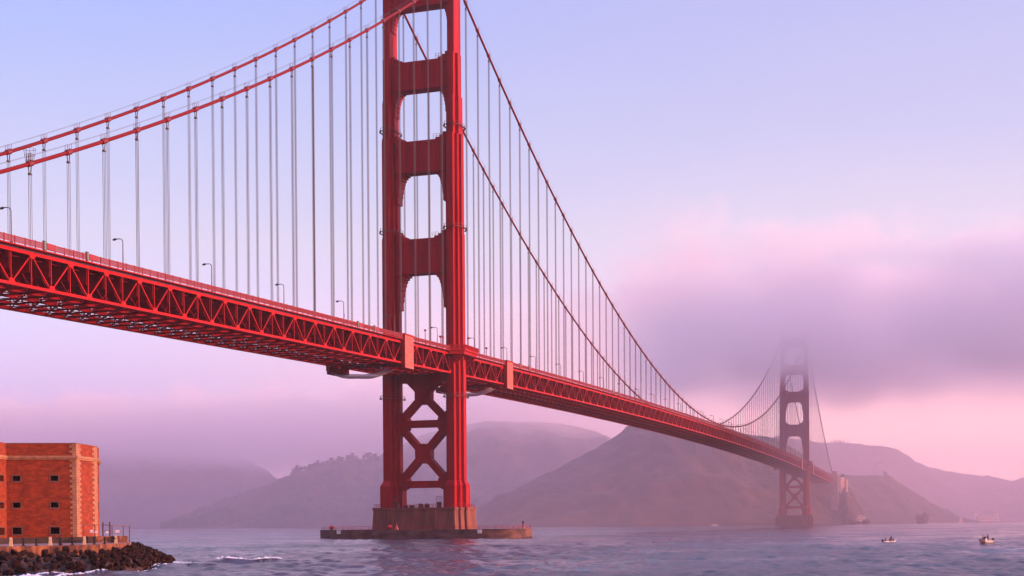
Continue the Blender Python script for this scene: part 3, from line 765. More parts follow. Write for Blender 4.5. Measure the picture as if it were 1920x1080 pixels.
FENM = mat('stained_fender_concrete', (.17,.075,.065), .9, noise=((.06,.025,.028), .2, .38, .62, (1,1,2.2)), bump=(.5,.4,.3))
fender = b.build('concrete_fender', FENM); fixn(fender); tag(fender, 'low oval concrete fender ring in the water around the near tower pier', 'fender')
def rail_ring(name, pts, z, lab, step=3.0, h=1.15, w=.1, m=None, closed=True):
    b = MB(); P = [Vector((x,y,0)) for x,y in pts]; 
    if closed: P.append(P[0])
    for a, e in zip(P[:-1], P[1:]):
        n_ = max(1, int((e-a).length/step))
        for i in range(n_):
            q = a.lerp(e, i/n_); b.bar((q.x,q.y,z), (q.x,q.y,z+h), w)
        for hh_ in (h, h*.5): b.bar((a.x,a.y,z+hh_), (e.x,e.y,z+hh_), w*.7)
    o = b.build(name, m or PAINT); tag(o, lab, 'railing'); return o
rail_ring('fender_railing', [p for p in super_ring(19.4, 42.4, .58, 48)], 3.55, 'thin red railing with posts along the top of the fender ring')
rail_ring('pier_railing', [(-12.9,-16.8),(-12.9,16.8),(-8.4,17.7),(-3.7,18.6),(3.7,18.6),(8.4,17.7),(12.9,16.8),(12.9,-16.8),(8.4,-17.7),(3.7,-18.6),(-3.7,-18.6),(-8.4,-17.7)], 12.2, 'thin railing around the top of the concrete pier', step=2.4, h=1.4, w=.13)
# flood lights, boxes and machinery on the pier
for (x,y,lab) in ((-11.4, 4.0,'low red crate on the pier top, leftmost between the legs'), (-11.4, 1.3,'low red crate on the pier top, second between the legs')):
    b = MB(); b.box(-.6,.6,-.9,.9,0,.75); b.box(-.65,.65,-.95,.95,.75,.95); b.box(-.62,.62,-.1,.1,0,.97); tag(b.build('crate', LAMPM, loc=(x,y,12.2)), lab, 'crate')
for (y,lab) in ((-2.4,'round red pump on the pier top, left of the pair'), (-5.0,'round red pump on the pier top, right of the pair')):
    r = empty('pump', (-11.2, y, 12.2)); tag(r, lab, 'pump', 'red pumps on the pier')
    b = MB(); b.tube([(0,-.95,.75),(0,-.9,.75),(0,.9,.75),(0,.95,.75)], [.3,.72,.72,.3], 12); b.build('motor', LAMPM, r)
    b = MB(); b.box(-.6,.6,-.9,.9,0,.2); b.tube([(0,0,1.3),(0,0,1.75),(0,.5,1.9)], .16, 6); b.build('base_and_pipe', LAMPM, r)
for (y,lab) in ((8.9,'stair cabinet at the inner foot of the left tower leg'), (-9.0,'stair cabinet at the inner foot of the right tower leg')):
    b = MB(); b.box(-.9,.9,-.7,.7,0,2.0); b.box(-1.1,1.1,-.9,.9,2.0,2.15)
    for e in (-1,1): b.bar((e,-.8,2.15),(e,-.8,4.2),.12); b.bar((e,.8,2.15),(e,.8,4.2),.12)
    b.bar((-1,-.8,4.2),(1,-.8,4.2),.12); b.bar((-1,.8,4.2),(1,.8,4.2),.12); b.bar((-1,-.8,4.2),(-1,.8,4.2),.12); b.bar((1,-.8,4.2),(1,.8,4.2),.12)
    tag(b.build('cabinet', LAMPM, loc=(-8.4,y,12.2)), lab, 'cabinet')
def fender_pt(px, off=0.0):
    """point on the south wall of the fender ring seen at survey column px"""
    best = min(super_ring(17.8, 40.6, .58, 400), key=lambda p: abs(px-col(p[0], p[1], 4)) + (1000 if p[0] > 2 else 0))
    return best
def col(x, y, z):
    d = np.array([x,y,z])-CAM; return PX+FPX*(d@R2)/(d@FW)
for px_, lab in ((622,'round red buoy on the left end of the fender ring'), (731,'round red buoy on the fender in front of the pier')):
    p = fender_pt(px_); r = empty('buoy', (p[0], p[1], 3.55)); tag(r, lab, 'buoy')
    b = MB(); b.tube([(0,0,.2),(0,0,.35),(0,0,.8),(0,0,1.3),(0,0,1.75),(0,0,1.9)], [.25,.75,1.0,.95,.5,.12], 12); b.build('float', REDB, r, smooth=True)
    b = MB(); b.tube([(0,0,0),(0,0,.22)], .5, 10); b.tube([(0,0,1.9),(0,0,2.2)], .08, 6); b.build('fitting', DARKM, r)
p = fender_pt(741); b = MB(); b.prism([(-.8,-.7),(.8,-.7),(.8,.7),(-.8,.7)], 0, 1.9, [(-.15,-.1),(.15,-.1),(.15,.1),(-.15,.1)]); b.tube([(0,0,1.9),(0,0,2.7)], .07, 6)
tag(b.build('marker', mat('dull_pink_paint', (.5,.1,.12), .6), loc=(p[0],p[1],3.55)), 'small pointed pink marker on the fender beside the red buoy', 'marker')
for px_, lab in ((635,'white square sign on the left part of the fender wall'), (899,'white square sign on the fender wall right of the pier')):
    best = min(super_ring(20.1, 43.1, .58, 600), key=lambda p: abs(px_-col(p[0], p[1], 3)) + (1000 if p[0] > -2 else 0))
    n_ = Vector((-1, 0 if px_ < 700 else -.12, 0)).normalized()
    b = MB(); b.box(-.16,0,-.85,.85,1.9,3.35); b.box(-.2,-.16,-.75,.75,2.0,3.25); b.bar((0,-.7,3.35),(0,-.7,3.6),.1); b.bar((0,.7,3.35),(0,.7,3.6),.1)
    tag(b.build('sign', WHITE, loc=(best[0]-.12, best[1], 0)), lab, 'sign')
p = fender_pt(996); r = empty('navigation_light', (p[0], p[1], 3.55)); tag(r, 'yellow navigation light post at the right end of the fender', 'beacon')
b = MB(); b.tube([(0,0,0),(0,0,2.0)], .22, 8); b.box(-.5,.5,-.5,.5,0,.5); b.build('post', mat('yellow_paint', (.55,.25,.03), .5), r)
b = MB(); b.tube([(0,0,2.0),(0,0,2.1),(0,0,2.6),(0,0,3.0)], [.15,.42,.42,.1], 8); b.build('lantern', DARKM, r)
for px_, lab in ((984,'red mooring post left of the navigation light on the fender'), (989.5,'taller red mooring post next to the navigation light on the fender')):
    p = fender_pt(px_); b = MB(); b.tube([(0,0,0),(0,0,1.7)], .3, 8); b.tube([(0,0,1.7),(0,0,1.95)], .42, 8); tag(b.build('mooring_post', REDB, loc=(p[0],p[1],3.55)), lab, 'mooring post')
# pier of the far tower
b = MB(); b.prism(cross_poly([(13,15),(9,19),(5,22)]), -3, 9.0); b.prism(cross_poly([(12,14),(8,18),(4,21)]), 9.0, 12.2)
o = fixn(b.build('concrete_pier', CONC, loc=(SPAN,0,0))); tag(o, 'hazy concrete pier under the distant tower at the far shore', 'pier')

# ------------------------------------------------------------------ fort point
ZP = 3.5
def brick_mat():
    m = bpy.data.materials.new('old_red_brick'); m.use_nodes = True; t = m.node_tree; n = t.nodes; l = t.links; b = n['Principled BSDF']; b.inputs['Roughness'].default_value = .9
    tc = n.new('ShaderNodeTexCoord'); uv = n.new('ShaderNodeUVMap') if False else None
    g = n.new('ShaderNodeTexCoord')
    br = n.new('ShaderNodeTexBrick'); br.inputs['Scale'].default_value = 1.0; br.inputs['Brick Width'].default_value = .42; br.inputs['Row Height'].default_value = .15
    br.inputs['Mortar Size'].default_value = .018; br.inputs['Color1'].default_value = (.36, .040, .004, 1); br.inputs['Color2'].default_value = (.21, .018, .002, 1); br.inputs['Mortar'].default_value = (.20, .05, .018, 1)
    l.new(g.outputs['UV'], br.inputs[0])
    a = n.new('ShaderNodeTexNoise'); a.inputs['Scale'].default_value = .6; a.inputs['Detail'].default_value = 12; a.inputs['Roughness'].default_value = .65
    mp_ = n.new('ShaderNodeMapping'); mp_.inputs['Scale'].default_value = (1, 2.2, 1); l.new(g.outputs['UV'], mp_.inputs[0]); l.new(mp_.outputs[0], a.inputs[0])
    r = n.new('ShaderNodeMapRange'); r.inputs[1].default_value = .35; r.inputs[2].default_value = .7; r.inputs[3].default_value = .55; r.inputs[4].default_value = 1.35; l.new(a.outputs[0], r.inputs[0])
    x = n.new('ShaderNodeMix'); x.data_type = 'RGBA'; x.blend_type = 'MULTIPLY'; x.inputs[0].default_value = 1
    l.new(br.outputs[0], x.inputs[6]); l.new(r.outputs[0], x.inputs[7]); 
    # lime streaks
    a2 = n.new('ShaderNodeTexNoise'); a2.inputs['Scale'].default_value = 1.3; a2.inputs['Detail'].default_value = 8; a2.inputs['Roughness'].default_value = .75
    mp3 = n.new('ShaderNodeMapping'); mp3.inputs['Scale'].default_value = (.5, 3.2, 1); l.new(g.outputs['UV'], mp3.inputs[0]); l.new(mp3.outputs[0], a2.inputs[0])
    r2 = n.new('ShaderNodeMapRange'); r2.inputs[1].default_value = .62; r2.inputs[2].default_value = .78; r2.inputs[3].default_value = 0; r2.inputs[4].default_value = .6; l.new(a2.outputs[0], r2.inputs[0])
    y = n.new('ShaderNodeMix'); y.data_type = 'RGBA'; l.new(r2.outputs[0], y.inputs[0]); l.new(x.outputs[2], y.inputs[6]); y.inputs[7].default_value = (.34, .12, .05, 1)
    l.new(y.outputs[2], b.inputs['Base Color'])
    bu = n.new('ShaderNodeBump'); bu.inputs['Strength'].default_value = .35; bu.inputs['Distance'].default_value = .05; l.new(br.outputs['Fac'], bu.inputs['Height']); bu.invert = True; l.new(bu.outputs[0], b.inputs['Normal'])
    return m
BRICK = brick_mat()
STONE = mat('granite_quoin', (.40, .20, .11), .85, noise=((.24, .11, .07), 1.2, .35, .7), bump=(3, .3, .05))
def hpt(u, D):
    p = at(u, hz(u), D); return Vector((p.x, p.y, 0))
f_in = hpt(13, 226.0)
dir_m = (hpt(144, 227.2)-f_in)
FPTS = [hpt(-75, 207.0), f_in, f_in+dir_m, hpt(182.5, 237.0), hpt(187, 246.0), hpt(172, 290.0), hpt(-260, 300.0), hpt(-260, 215.0)]
fort = empty('brick_fort', (f_in.x, f_in.y, ZP)); tag(fort, 'old three storey red brick fort with pale corner stones at the water', 'fort')
def L_(p, z): return (p[0]-f_in.x, p[1]-f_in.y, z-ZP)
ZT, ZCN = 18.25, 16.1
class UVMB(MB):
    pass
def wall_with_holes(parent, a, b_, z0, z1, holes, u0, thick=.0, name='wall'):
    """flat wall from a to b_ with rectangular holes [(s0,s1,za,zb)], uv in metres; reveals 0.6 deep"""
    d = (b_-a); ln = d.length; d = d/ln; nrm = Vector((d.y, -d.x, 0))     # outward (towards the camera side)
    xs = sorted({0, ln, *[h[0] for h in holes], *[h[1] for h in holes]}); zs = sorted({z0, z1, *[h[2] for h in holes], *[h[3] for h in holes]})
    V = []; F = []; UV = []
    def quad(pts, uvs): 
        o = len(V); V.extend(pts); F.append((o,o+1,o+2,o+3)); UV.extend(uvs)
    for i in range(len(xs)-1):
        for j in range(len(zs)-1):
            cx_, cz_ = (xs[i]+xs[i+1])/2, (zs[j]+zs[j+1])/2
            if any(h[0] < cx_ < h[1] and h[2] < cz_ < h[3] for h in holes): continue
            c = [(xs[i],zs[j]),(xs[i+1],zs[j]),(xs[i+1],zs[j+1]),(xs[i],zs[j+1])]
            quad([L_(a+d*s_, z_) for s_, z_ in c], [(u0+s_, z_) for s_, z_ in c])
    for h in holes:
        dp = .7
        for (s0,za_,s1,zb_) in ((h[0],h[2],h[1],h[2]),(h[1],h[2],h[1],h[3]),(h[1],h[3],h[0],h[3]),(h[0],h[3],h[0],h[2])):
            p0 = a+d*s0; p1 = a+d*s1; q0 = p0-nrm*dp; q1 = p1-nrm*dp
            quad([L_(p0,za_),L_(q0,za_),L_(q1,zb_),L_(p1,zb_)], [(s0,za_),(s0+.7,za_),(s1+.7,zb_),(s1,zb_)])
    me = bpy.data.meshes.new(name); me.from_pydata(V, [], F); me.materials.append(BRICK)
    ul = me.uv_layers.new(name='UVMap'); ul.data.foreach_set('uv', [c for q in UV for c in q])
    o = bpy.data.objects.new(name, me); COL.objects.link(o); o.parent = parent
    for h in holes:
        w = MB(); 
        p0 = a+d*h[0]-nrm*.35; p1 = a+d*h[1]-nrm*.35
        big = h[3]-h[2] > 1.25
        q0 = a+d*h[0]-nrm*.68; q1 = a+d*h[1]-nrm*.68
        w.add([L_(q0,h[2]),L_(q1,h[2]),L_(q1,h[3]),L_(q0,h[3])], [(0,1,2,3)])
        win = w.build('window', GLASSD, parent)
        if not big:
            fr = MB(); fw_ = .13; e = .03
            a0 = a+nrm*e; 
            def pp(s_, z_, off): return L_(a+d*s_+nrm*off, z_)
            for (s0,s1,za_,zb_) in ((h[0]-fw_,h[1]+fw_,h[3],h[3]+fw_),(h[0]-fw_,h[1]+fw_,h[2]-fw_*1.3,h[2]),(h[0]-fw_,h[0],h[2],h[3]),(h[1],h[1]+fw_,h[2],h[3])):
                c = [pp(s0,za_,.06),pp(s1,za_,.06),pp(s1,zb_,.06),pp(s0,zb_,.06),pp(s0,za_,-.1),pp(s1,za_,-.1),pp(s1,zb_,-.1),pp(s0,zb_,-.1)]
                fr.add(c, [(0,1,2,3),(4,7,6,5),(0,4,5,1),(1,5,6,2),(2,6,7,3),(3,7,4,0)])
            fr.build('window_frame', mat('grey_window_stone', (.13,.07,.06), .7) if 'grey_window_stone' not in bpy.data.materials else bpy.data.materials['grey_window_stone'], win)
            mu = MB()
            for f_ in (.35, .68):
                s_ = h[0]+(h[1]-h[0])*f_; mu.bar(L_(a+d*s_-nrm*.4, h[2]), L_(a+d*s_-nrm*.4, h[3]), .05)
            mu.build('window_bar', DARKM, win)
    return o
WH = (1.0, 1.28); zr = [(12.55, 13.6), (8.45, 9.5), (4.35, 5.75)]
def zpx(v, u, D): return 5.978+(hz(u)-v)*D/FPX
z1a, z1b = zpx(902.3,60,227.5), zpx(892.5,60,227.5); z2a, z2b = zpx(952,60,227.5), zpx(942.3,60,227.5); z3a, z3b = zpx(1001.5,60,227.5), zpx(989,60,227.5)
ZCN = zpx(861, 80, 227.5); ZCT = zpx(855.2, 80, 227.5); ZT = zpx(831.5, 80, 227.5)
lm = dir_m.length; q = lm/131.0
holes_m = []
for (ua, ub) in ((24.3,38.8),(95.3,110)):
    s0, s1 = (ua-13)*q, (ub-13)*q
    holes_m += [(s0,s1,z1a,z1b),(s0,s1,z2a,z2b),(s0-.1,s1+.12,z3a,z3b)]
wall_with_holes(fort, FPTS[1], FPTS[2], ZP-.5, ZT, holes_m, 0)
lf = (FPTS[1]-FPTS[0]).length
holes_f = []
for s0 in (lf-3.3, lf-10.5): holes_f += [(s0,s0+2.0,z1a-.1,z1b),(s0,s0+2.0,z2a-.1,z2b),(s0-.1,s0+2.1,z3a-.1,z3b)]
wall_with_holes(fort, FPTS[0], FPTS[1], ZP-.5, ZT, holes_f, 30)
wall_with_holes(fort, FPTS[2], FPTS[3], ZP-.5, ZT, [], 60)
l3 = (FPTS[4]-FPTS[3]).length
wall_with_holes(fort, FPTS[3], FPTS[4], ZP-.5, ZT, [(l3*.45,l3*.45+1.2,z1a,z1b),(l3*.45,l3*.45+1.2,z2a,z2b)], 80)
for i in (4,5,6,7): wall_with_holes(fort, FPTS[i], FPTS[(i+1)%8], ZP-.5, ZT, [], 90+i*20)
rf = MB(); rf.add([L_(p, ZT-.9) for p in FPTS], [tuple(range(8))]); fixn(rf.build('roof', CONC, fort))
# parapet cap, cornice, quoins
def band(path, off, z0, z1, name, m, closed=False):
    b = MB()
    n_ = len(path); nr = []
    for i in range(n_):
        t = []
        if i > 0: t.append((path[i]-path[i-1]).normalized())
        if i < n_-1: t.append((path[i+1]-path[i]).normalized())
        ns = [Vector((d.y,-d.x,0)) for d in t]; v = sum(ns, Vector()).normalized(); v = v/max(.4, v.dot(ns[0])); nr.append(v)
    vs = []
    for p, v in zip(path, nr):
        for o_, z in ((off,z0),(off+0.0,z1),(-.25,z1),(-.25,z0)): vs.append(L_(p+v*o_, z))
    fs = []
    for i in range(n_-1):
        for k in range(4): fs.append((i*4+k, (i+1)*4+k, (i+1)*4+(k+1)%4, i*4+(k+1)%4))
    fs += [(0,1,2,3), tuple((n_-1)*4+k for k in (3,2,1,0))]
    b.add(vs, fs); return fixn(b.build(name, m, fort))
FP5 = [FPTS[0],FPTS[1],FPTS[2],FPTS[3],FPTS[4],FPTS[5]]
band(FP5, .32, ZCN+.12, ZCT, 'cornice', STONE); band(FP5, .18, ZCN-.12, ZCN+.12, 'cornice', STONE)
band(FP5, .05, ZT-.12, ZT+.02, 'parapet_cap', mat('parapet_cap', (.20,.07,.045), .8))
def quoin(corner, da, db, w1, w2, z0, z1, name='quoin_stone'):
    b = MB(); z = z0; k = 0; hh = .39
    na = Vector((-da.y, da.x, 0)); nb = Vector((db.y, -db.x, 0))
    while z < z1-.1:
        la, lb = (w1, w2*.72) if k % 2 else (w1*.62, w2)
        ze = min(z+hh-.03, z1)
        for d_, ln in ((da, la), (db, lb)):
            nrm = Vector((d_.y, -d_.x, 0)); mid = (FPTS[1]+FPTS[2])/2
            if nrm.dot(Vector((CAM[0],CAM[1],0))-corner) < 0: nrm = -nrm
            c = []
            for zz in (z, ze):
                c += [L_(corner-d_*.045, zz), L_(corner+d_*ln, zz), L_(corner+d_*ln+nrm*.05, zz), L_(corner-d_*.045+nrm*.05, zz)]
            b.add(c, [(0,1,2,3),(4,7,6,5),(0,4,5,1),(1,5,6,2),(2,6,7,3),(3,7,4,0)])
        z += hh; k += 1
    return fixn(b.build(name, STONE, fort))
dm = dir_m.normalized(); dc = (FPTS[3]-FPTS[2]).normalized(); ds = (FPTS[4]-FPTS[3]).normalized()
for z0, z1 in ((ZP, ZCN-.14), (ZCT+.02, ZT-.14)):
    quoin(FPTS[2], -dm, dc, .95, 2.2, z0, z1); quoin(FPTS[3], -dc, ds, 2.3, 2.0, z0, z1)

# ------------------------------------------------------------------ shore, sea wall, rocks
EDGE = [hpt(-90,176), hpt(0,182.4), hpt(90,187.5), hpt(180,194.5), hpt(238,209.5)]
BACK = [hpt(246,232), hpt(236,262), hpt(190,300), hpt(-300,320), hpt(-330,180)]
b = MB(); po = [(p.x,p.y) for p in EDGE+BACK]
n_ = len(po); b.add([(x,y,ZP) for x,y in po]+[(x,y,-3) for x,y in po], [tuple(range(n_))]+[(i,(i+1)%n_,n_+(i+1)%n_,n_+i) for i in range(n_)])
PAVE = mat('worn_promenade_paving', (.16,.09,.10), .8, noise=((.24,.14,.14), .5, .35, .7), coord='World')
o = fixn(b.build('promenade', PAVE)); tag(o, kind='structure')
SEAW = mat('stained_sea_wall_stone', (.07,.02,.012), .9, noise=((.36,.13,.055), .8, .45, .7, (1,1,.5)), bump=(2,.5,.1), coord='World')
def strip_wall(path, z0, z1, w, name, m, closed=False):
    b = MB()
    for a, e in zip(path[:-1], path[1:]):
        d = (e-a).normalized(); nr = Vector((d.y,-d.x,0))
        c = []
        for z in (z0, z1): c += [(*(a+nr*w).xy, z), (*(e+nr*w).xy, z), (*(e-nr*w).xy, z), (*(a-nr*w).xy, z)]
        b.add(c, [(0,3,2,1),(4,5,6,7),(0,1,5,4),(1,2,6,5),(2,3,7,6),(3,0,4,7)])
    return fixn(b.build(name, m))
o = strip_wall([p+Vector((0,0,0)) for p in EDGE], -.5, ZP+.06, .45, 'sea_wall', SEAW); tag(o, 'low stained stone sea wall along the promenade above the rocks', 'sea wall')
LEDGE = [hpt(-90,206), hpt(20,215), hpt(130,220), hpt(150,222)]
DKST = mat('dark_damp_stone', (.02,.008,.008), .85, noise=((.05,.018,.014), 1.1, .4, .7), coord='World')
o = strip_wall(LEDGE, ZP-.1, ZP+.85, .6, 'stone_ledge', DKST); tag(o, 'long low dark stone ledge at the foot of the fort wall', 'ledge')
o = strip_wall([hpt(160,215), hpt(175,216)], ZP-.1, ZP+.95, .6, 'stone_block', DKST); tag(o, 'short dark stone block in front of the fort corner', 'stone block')
o = strip_wall([hpt(176,218), hpt(208,220), hpt(212,221)], ZP-.1, ZP+.95, .3, 'retaining_wall', SEAW); tag(o, 'low masonry wall behind the chains right of the fort corner', 'wall')
o = strip_wall([hpt(216,219), hpt(235,221)], ZP-.1, ZP+.95, .4, 'retaining_wall', SEAW); tag(o, 'short orange masonry wall at the far right end of the promenade', 'wall')
# slope under the rocks
TOE = [hpt(-90,165), hpt(0,172), hpt(60,175), hpt(120,179), hpt(180,184), hpt(240,197), hpt(290,217), hpt(318,230), hpt(330,237), hpt(318,246), hpt(280,252), hpt(246,258)]
TOP = [hpt(-90,175), hpt(0,181.0), hpt(60,184.2), hpt(120,188.2), hpt(180,191.4), hpt(236,205.5), hpt(246,215), hpt(250,222), hpt(252,228), hpt(252,232), hpt(250,240), hpt(246,250)]
b = MB(); vs = []; K = 6
import random as _r; rr0 = _r.Random(4)
def dense(P_, m=9): return [P_[i].lerp(P_[i+1], q_/m) for i in range(len(P_)-1) for q_ in range(m)]+[P_[-1]]
TD, TPD = dense(TOE), dense(TOP); K = 12
for a, e in zip(TD, TPD):
    for k in range(K+1): t = k/K; p = a.lerp(e, t); vs.append((p.x+rr0.uniform(-.3,.3), p.y+rr0.uniform(-.3,.3), -.8+(ZP-.9+.5)*t**.7+rr0.uniform(-.35,.4)*(0 < k < K)))
fs = [(i*(K+1)+k, (i+1)*(K+1)+k, (i+1)*(K+1)+k+1, i*(K+1)+k+1) for i in range(len(TD)-1) for k in range(K)]
b.add(vs, fs); o = fixn(b.build('shore', DKST)); tag(o, kind='structure')
ROCK = mat('dark_wet_boulder', (.010,.004,.003), .85, spec=.12, noise=((.10,.028,.012), 1.9, .5, .78), bump=(5,.6,.12))
def rock_mesh(seed):
    r = random.Random(seed); bm = bmesh.new(); bmesh.ops.create_icosphere(bm, subdivisions=2, radius=1)
    pl = [(Vector((r.gauss(0,1),r.gauss(0,1),r.gauss(0,1))).normalized(), r.uniform(.38,.8)) for _ in range(11)]
    for v in bm.verts:
        for n__, d_ in pl:
            k = v.co.dot(n__)
            if k > d_: v.co -= n__*(k-d_)
        v.co += Vector((r.gauss(0,.03),r.gauss(0,.03),r.gauss(0,.03)))
    me = bpy.data.meshes.new('boulder'); bm.to_mesh(me); bm.free(); me.materials.append(ROCK); return me
RM = [rock_mesh(i) for i in range(10)]
cum = [0]
for a, e in zip(TOE[:-1], TOE[1:]): cum.append(cum[-1]+(e-a).length)
nrk = 0; rr = random.Random(5); cum0 = cum[1]*.8
tries = 0; placed = []
while nrk < 292 and tries < 9000:
    tries += 1
    s_ = cum0+rr.random()*(cum[-1]-cum0); i = max(j for j in range(len(cum)) if cum[j] <= s_); i = min(i, len(TOE)-2); t = (s_-cum[i])/(cum[i+1]-cum[i])
    a = TOE[i].lerp(TOE[i+1], t); e = TOP[i].lerp(TOP[i+1], t); k = rr.random()
    p = a.lerp(e, k*.97); sz = rr.uniform(.34, .8)
    if any((p-q_).length < .5*(sz+s2) for q_, s2 in placed): continue
    z = -.5+(ZP-.15)*k**.55+rr.uniform(-.15,.2)
    placed.append((p, sz))
    o = bpy.data.objects.new('boulder', rr.choice(RM)); COL.objects.link(o)
    o.location = (p.x, p.y, z); o.scale = (sz*rr.uniform(.85,1.3), sz*rr.uniform(.8,1.2), sz*rr.uniform(.6,.95)); o.rotation_euler = (rr.uniform(-.4,.4), rr.uniform(-.4,.4), rr.uniform(0,6.28))
    tag(o, 'dark angular boulder in the rock slope below the sea wall', 'boulder', 'boulders of the rock slope'); nrk += 1
b_ = bpy.data.objects.new('boulder', RM[2]); COL.objects.link(b_); p = hpt(227, 219.5*.955); b_.location = (p.x-1.5, p.y-1.6, -.05); b_.scale = (1.0,.6,.35)
tag(b_, 'flat lone boulder awash in front of the rock slope', 'boulder')

# bollards and chains along the edge
def make_stone_post():
    b = MB(); b.prism([(-.22,-.22),(.22,-.22),(.22,.22),(-.22,.22)], 0, 1.02, [(-.16,-.16),(.16,-.16),(.16,.16),(-.16,.16)]); b.prism([(-.16,-.16),(.16,-.16),(.16,.16),(-.16,.16)], 1.02, 1.12, [(-.1,-.1),(.1,-.1),(.1,.1),(-.1,.1)])
    return b.build('stone_bollard', mat('cream_stone_bollard', (.62,.42,.24), .75))
def make_iron_post():
    b = MB(); b.tube([(0,0,0),(0,0,.12),(0,0,.14),(0,0,.8),(0,0,.86),(0,0,.94),(0,0,1.02)], [.26,.26,.13,.11,.17,.17,.05], 10)
    return b.build('iron_bollard', DARKM)
sp, ip_ = make_stone_post(), make_iron_post(); fs_, fi_ = True, True
posts = [(-22,'i',None),(20,'s','leftmost cream stone bollard on the promenade edge'),(43.5,'i','first black iron bollard right of the leftmost cream bollard'),(68,'i','second black iron bollard right of the leftmost cream bollard'),(94,'s','second cream stone bollard from the left on the promenade edge'),
 (114,'i','black iron bollard left of the two legged panel'),(135.5,'i','black iron bollard right of the two legged panel'),(158,'s','third cream stone bollard, in front of the fort corner'),(176.5,'i','black iron bollard in front of the right edge of the fort'),(196,'i','black iron bollard in front of the wire gate'),(217,'s','rightmost cream stone bollard at the end of the promenade')]
def edge_pt(u):
    d = at(u, hz(u), 1.0)-Vector(CAM); d.z = 0; c = Vector((CAM[0],CAM[1],0))
    for a, e in zip(EDGE[:-1], EDGE[1:]):
        # intersection of ray and segment
        ex, ey = e.x-a.x, e.y-a.y; den = d.x*ey-d.y*ex
        if abs(den) < 1e-9: continue
        t = ((a.x-c.x)*ey-(a.y-c.y)*ex)/den; w = ((a.x-c.x)*d.y-(a.y-c.y)*d.x)/den
        if -.001 <= w <= 1.001: return c+d*(t+1.6)
    return c+d*211
prev = None
for u, k, lab in posts:
    p = edge_pt(u)
    if k == 's':
        o = sp if fs_ else copy_tree(sp); fs_ = False
    else:
        o = ip_ if fi_ else copy_tree(ip_); fi_ = False
    o.location = (p.x, p.y, ZP); o.rotation_euler = (0,0,.5)
    tag(o, lab or 'black iron bollard outside the left edge of the photo', 'bollard', 'bollards linked by chain')
    if prev is not None:
        m_ = []; a = Vector((prev.x,prev.y,ZP+.85)); e = Vector((p.x,p.y,ZP+.85))
        for i in range(11):
            t = i/10; q_ = a.lerp(e, t); q_.z -= .42*4*t*(1-t); m_.append(q_)
        b = MB(); 
        for i in range(10): b.bar(m_[i], m_[i+1], .11 if i % 2 else .07, .07 if i % 2 else .11)
        tag(b.build('chain', DARKM), 'black chain sagging between two bollards on the promenade edge', 'chain', 'sagging chains between the bollards')
    prev = p
# two legged information panel
p = edge_pt(125); r = empty('information_panel', (p.x+1.6, p.y+2.2, ZP), rz=-.9); tag(r, 'black two legged tilted information panel behind the chain', 'panel')
for yy in (-.45,.45):
    b = MB(); b.bar((0,yy,0),(0,yy,.9),.09); b.build('leg', DARKM, r)
b = MB(); b.bar((-.35,0,.85),(.35,0,1.35),1.3,.07,up=(0,0,1)); b.build('board', DARKM, r)
# wire mesh gate and fence at the tip
FEN = mat('rusty_steel_fence', (.10,.035,.035), .6)
fnc = empty('wire_fence', (*hpt(206,221).xy, ZP)); tag(fnc, 'tall wire fence with a gate at the tip of the promenade', 'fence')
def fl(u, D, z): p = hpt(u, D); o = hpt(206,221); return (p.x-o.x, p.y-o.y, z)
def zf(v, u, D): return 5.978+(hz(u)-v)*D/FPX-ZP
FL = [(156,219),(178,220),(193,221),(206,221),(210,221),(231,223),(242.5,224)]
for (u,D),top in zip(FL, (984,984,979,978,984.5,985,985)):
    b = MB(); b.tube([fl(u,D,-.1), fl(u,D,zf(top,u,D))], .11 if top < 980 else .065, 6); b.build('post', FEN, fnc)
b = MB()
for (a, e, v) in ((0,1,984.3),(1,2,984.3),(2,3,984.3),(2,3,995.3),(3,5,985.8),(5,6,986),(5,6,1011)):
    b.bar(fl(*FL[a], zf(v,*FL[a])), fl(*FL[e], zf(v,*FL[e])), .09)
b.build('rail', FEN, fnc)
b = MB()
for a, e in ((0,1),(1,2),(2,3),(4,5),(5,6)):
    A = Vector(fl(*FL[a],0)); B = Vector(fl(*FL[e],0)); H = 1.7; ln = (B-A).length; n_ = int(ln/.28)
    for i in range(n_+1):
        for sg in (1,-1):
            t0 = i/n_; t1 = t0+sg*H/ln
            zz0, zz1 = .1, H
            if t1 > 1: zz1 = .1+(H-.1)*(1-t0)/(t1-t0); t1 = 1
            if t1 < 0: zz1 = .1+(H-.1)*(t0)/(t0-t1); t1 = 0
            p0 = A.lerp(B,t0); p1 = A.lerp(B,t1); b.bar((p0.x,p0.y,zz0),(p1.x,p1.y,zz1),.011)
b.build('wire_mesh', FEN, fnc)
SG = mat('pale_sign_board', (.7,.55,.62), .6)
for (u, v, w, h, lab) in ((172,996.2,.55,.42,'larger pale sign left of the fort corner on the fence'), (180.5,997.7,.4,.3,'small pale sign at the fort edge on the fence'), (200.5,998,.42,.4,'pale sign on the narrow gate between the tall posts'), (220,996.3,.6,.4,'pale rounded sign on the right panel of the fence')):
    D = 219.4; p = hpt(u, D); z = 5.978+(hz(u)-v)*D/FPX
    b = MB(); b.box(-w/2*1.0, w/2, -.03, .03, -h/2, h/2); b.box(-w/2+.06, w/2-.06, -.045, -.03, -h/2+.05, h/2-.05)
    o = b.build('sign', SG, loc=(p.x, p.y, z)); o.rotation_euler = (0,0,YAW+math.atan((PX-u)/FPX)-math.pi/2); tag(o, lab, 'sign')
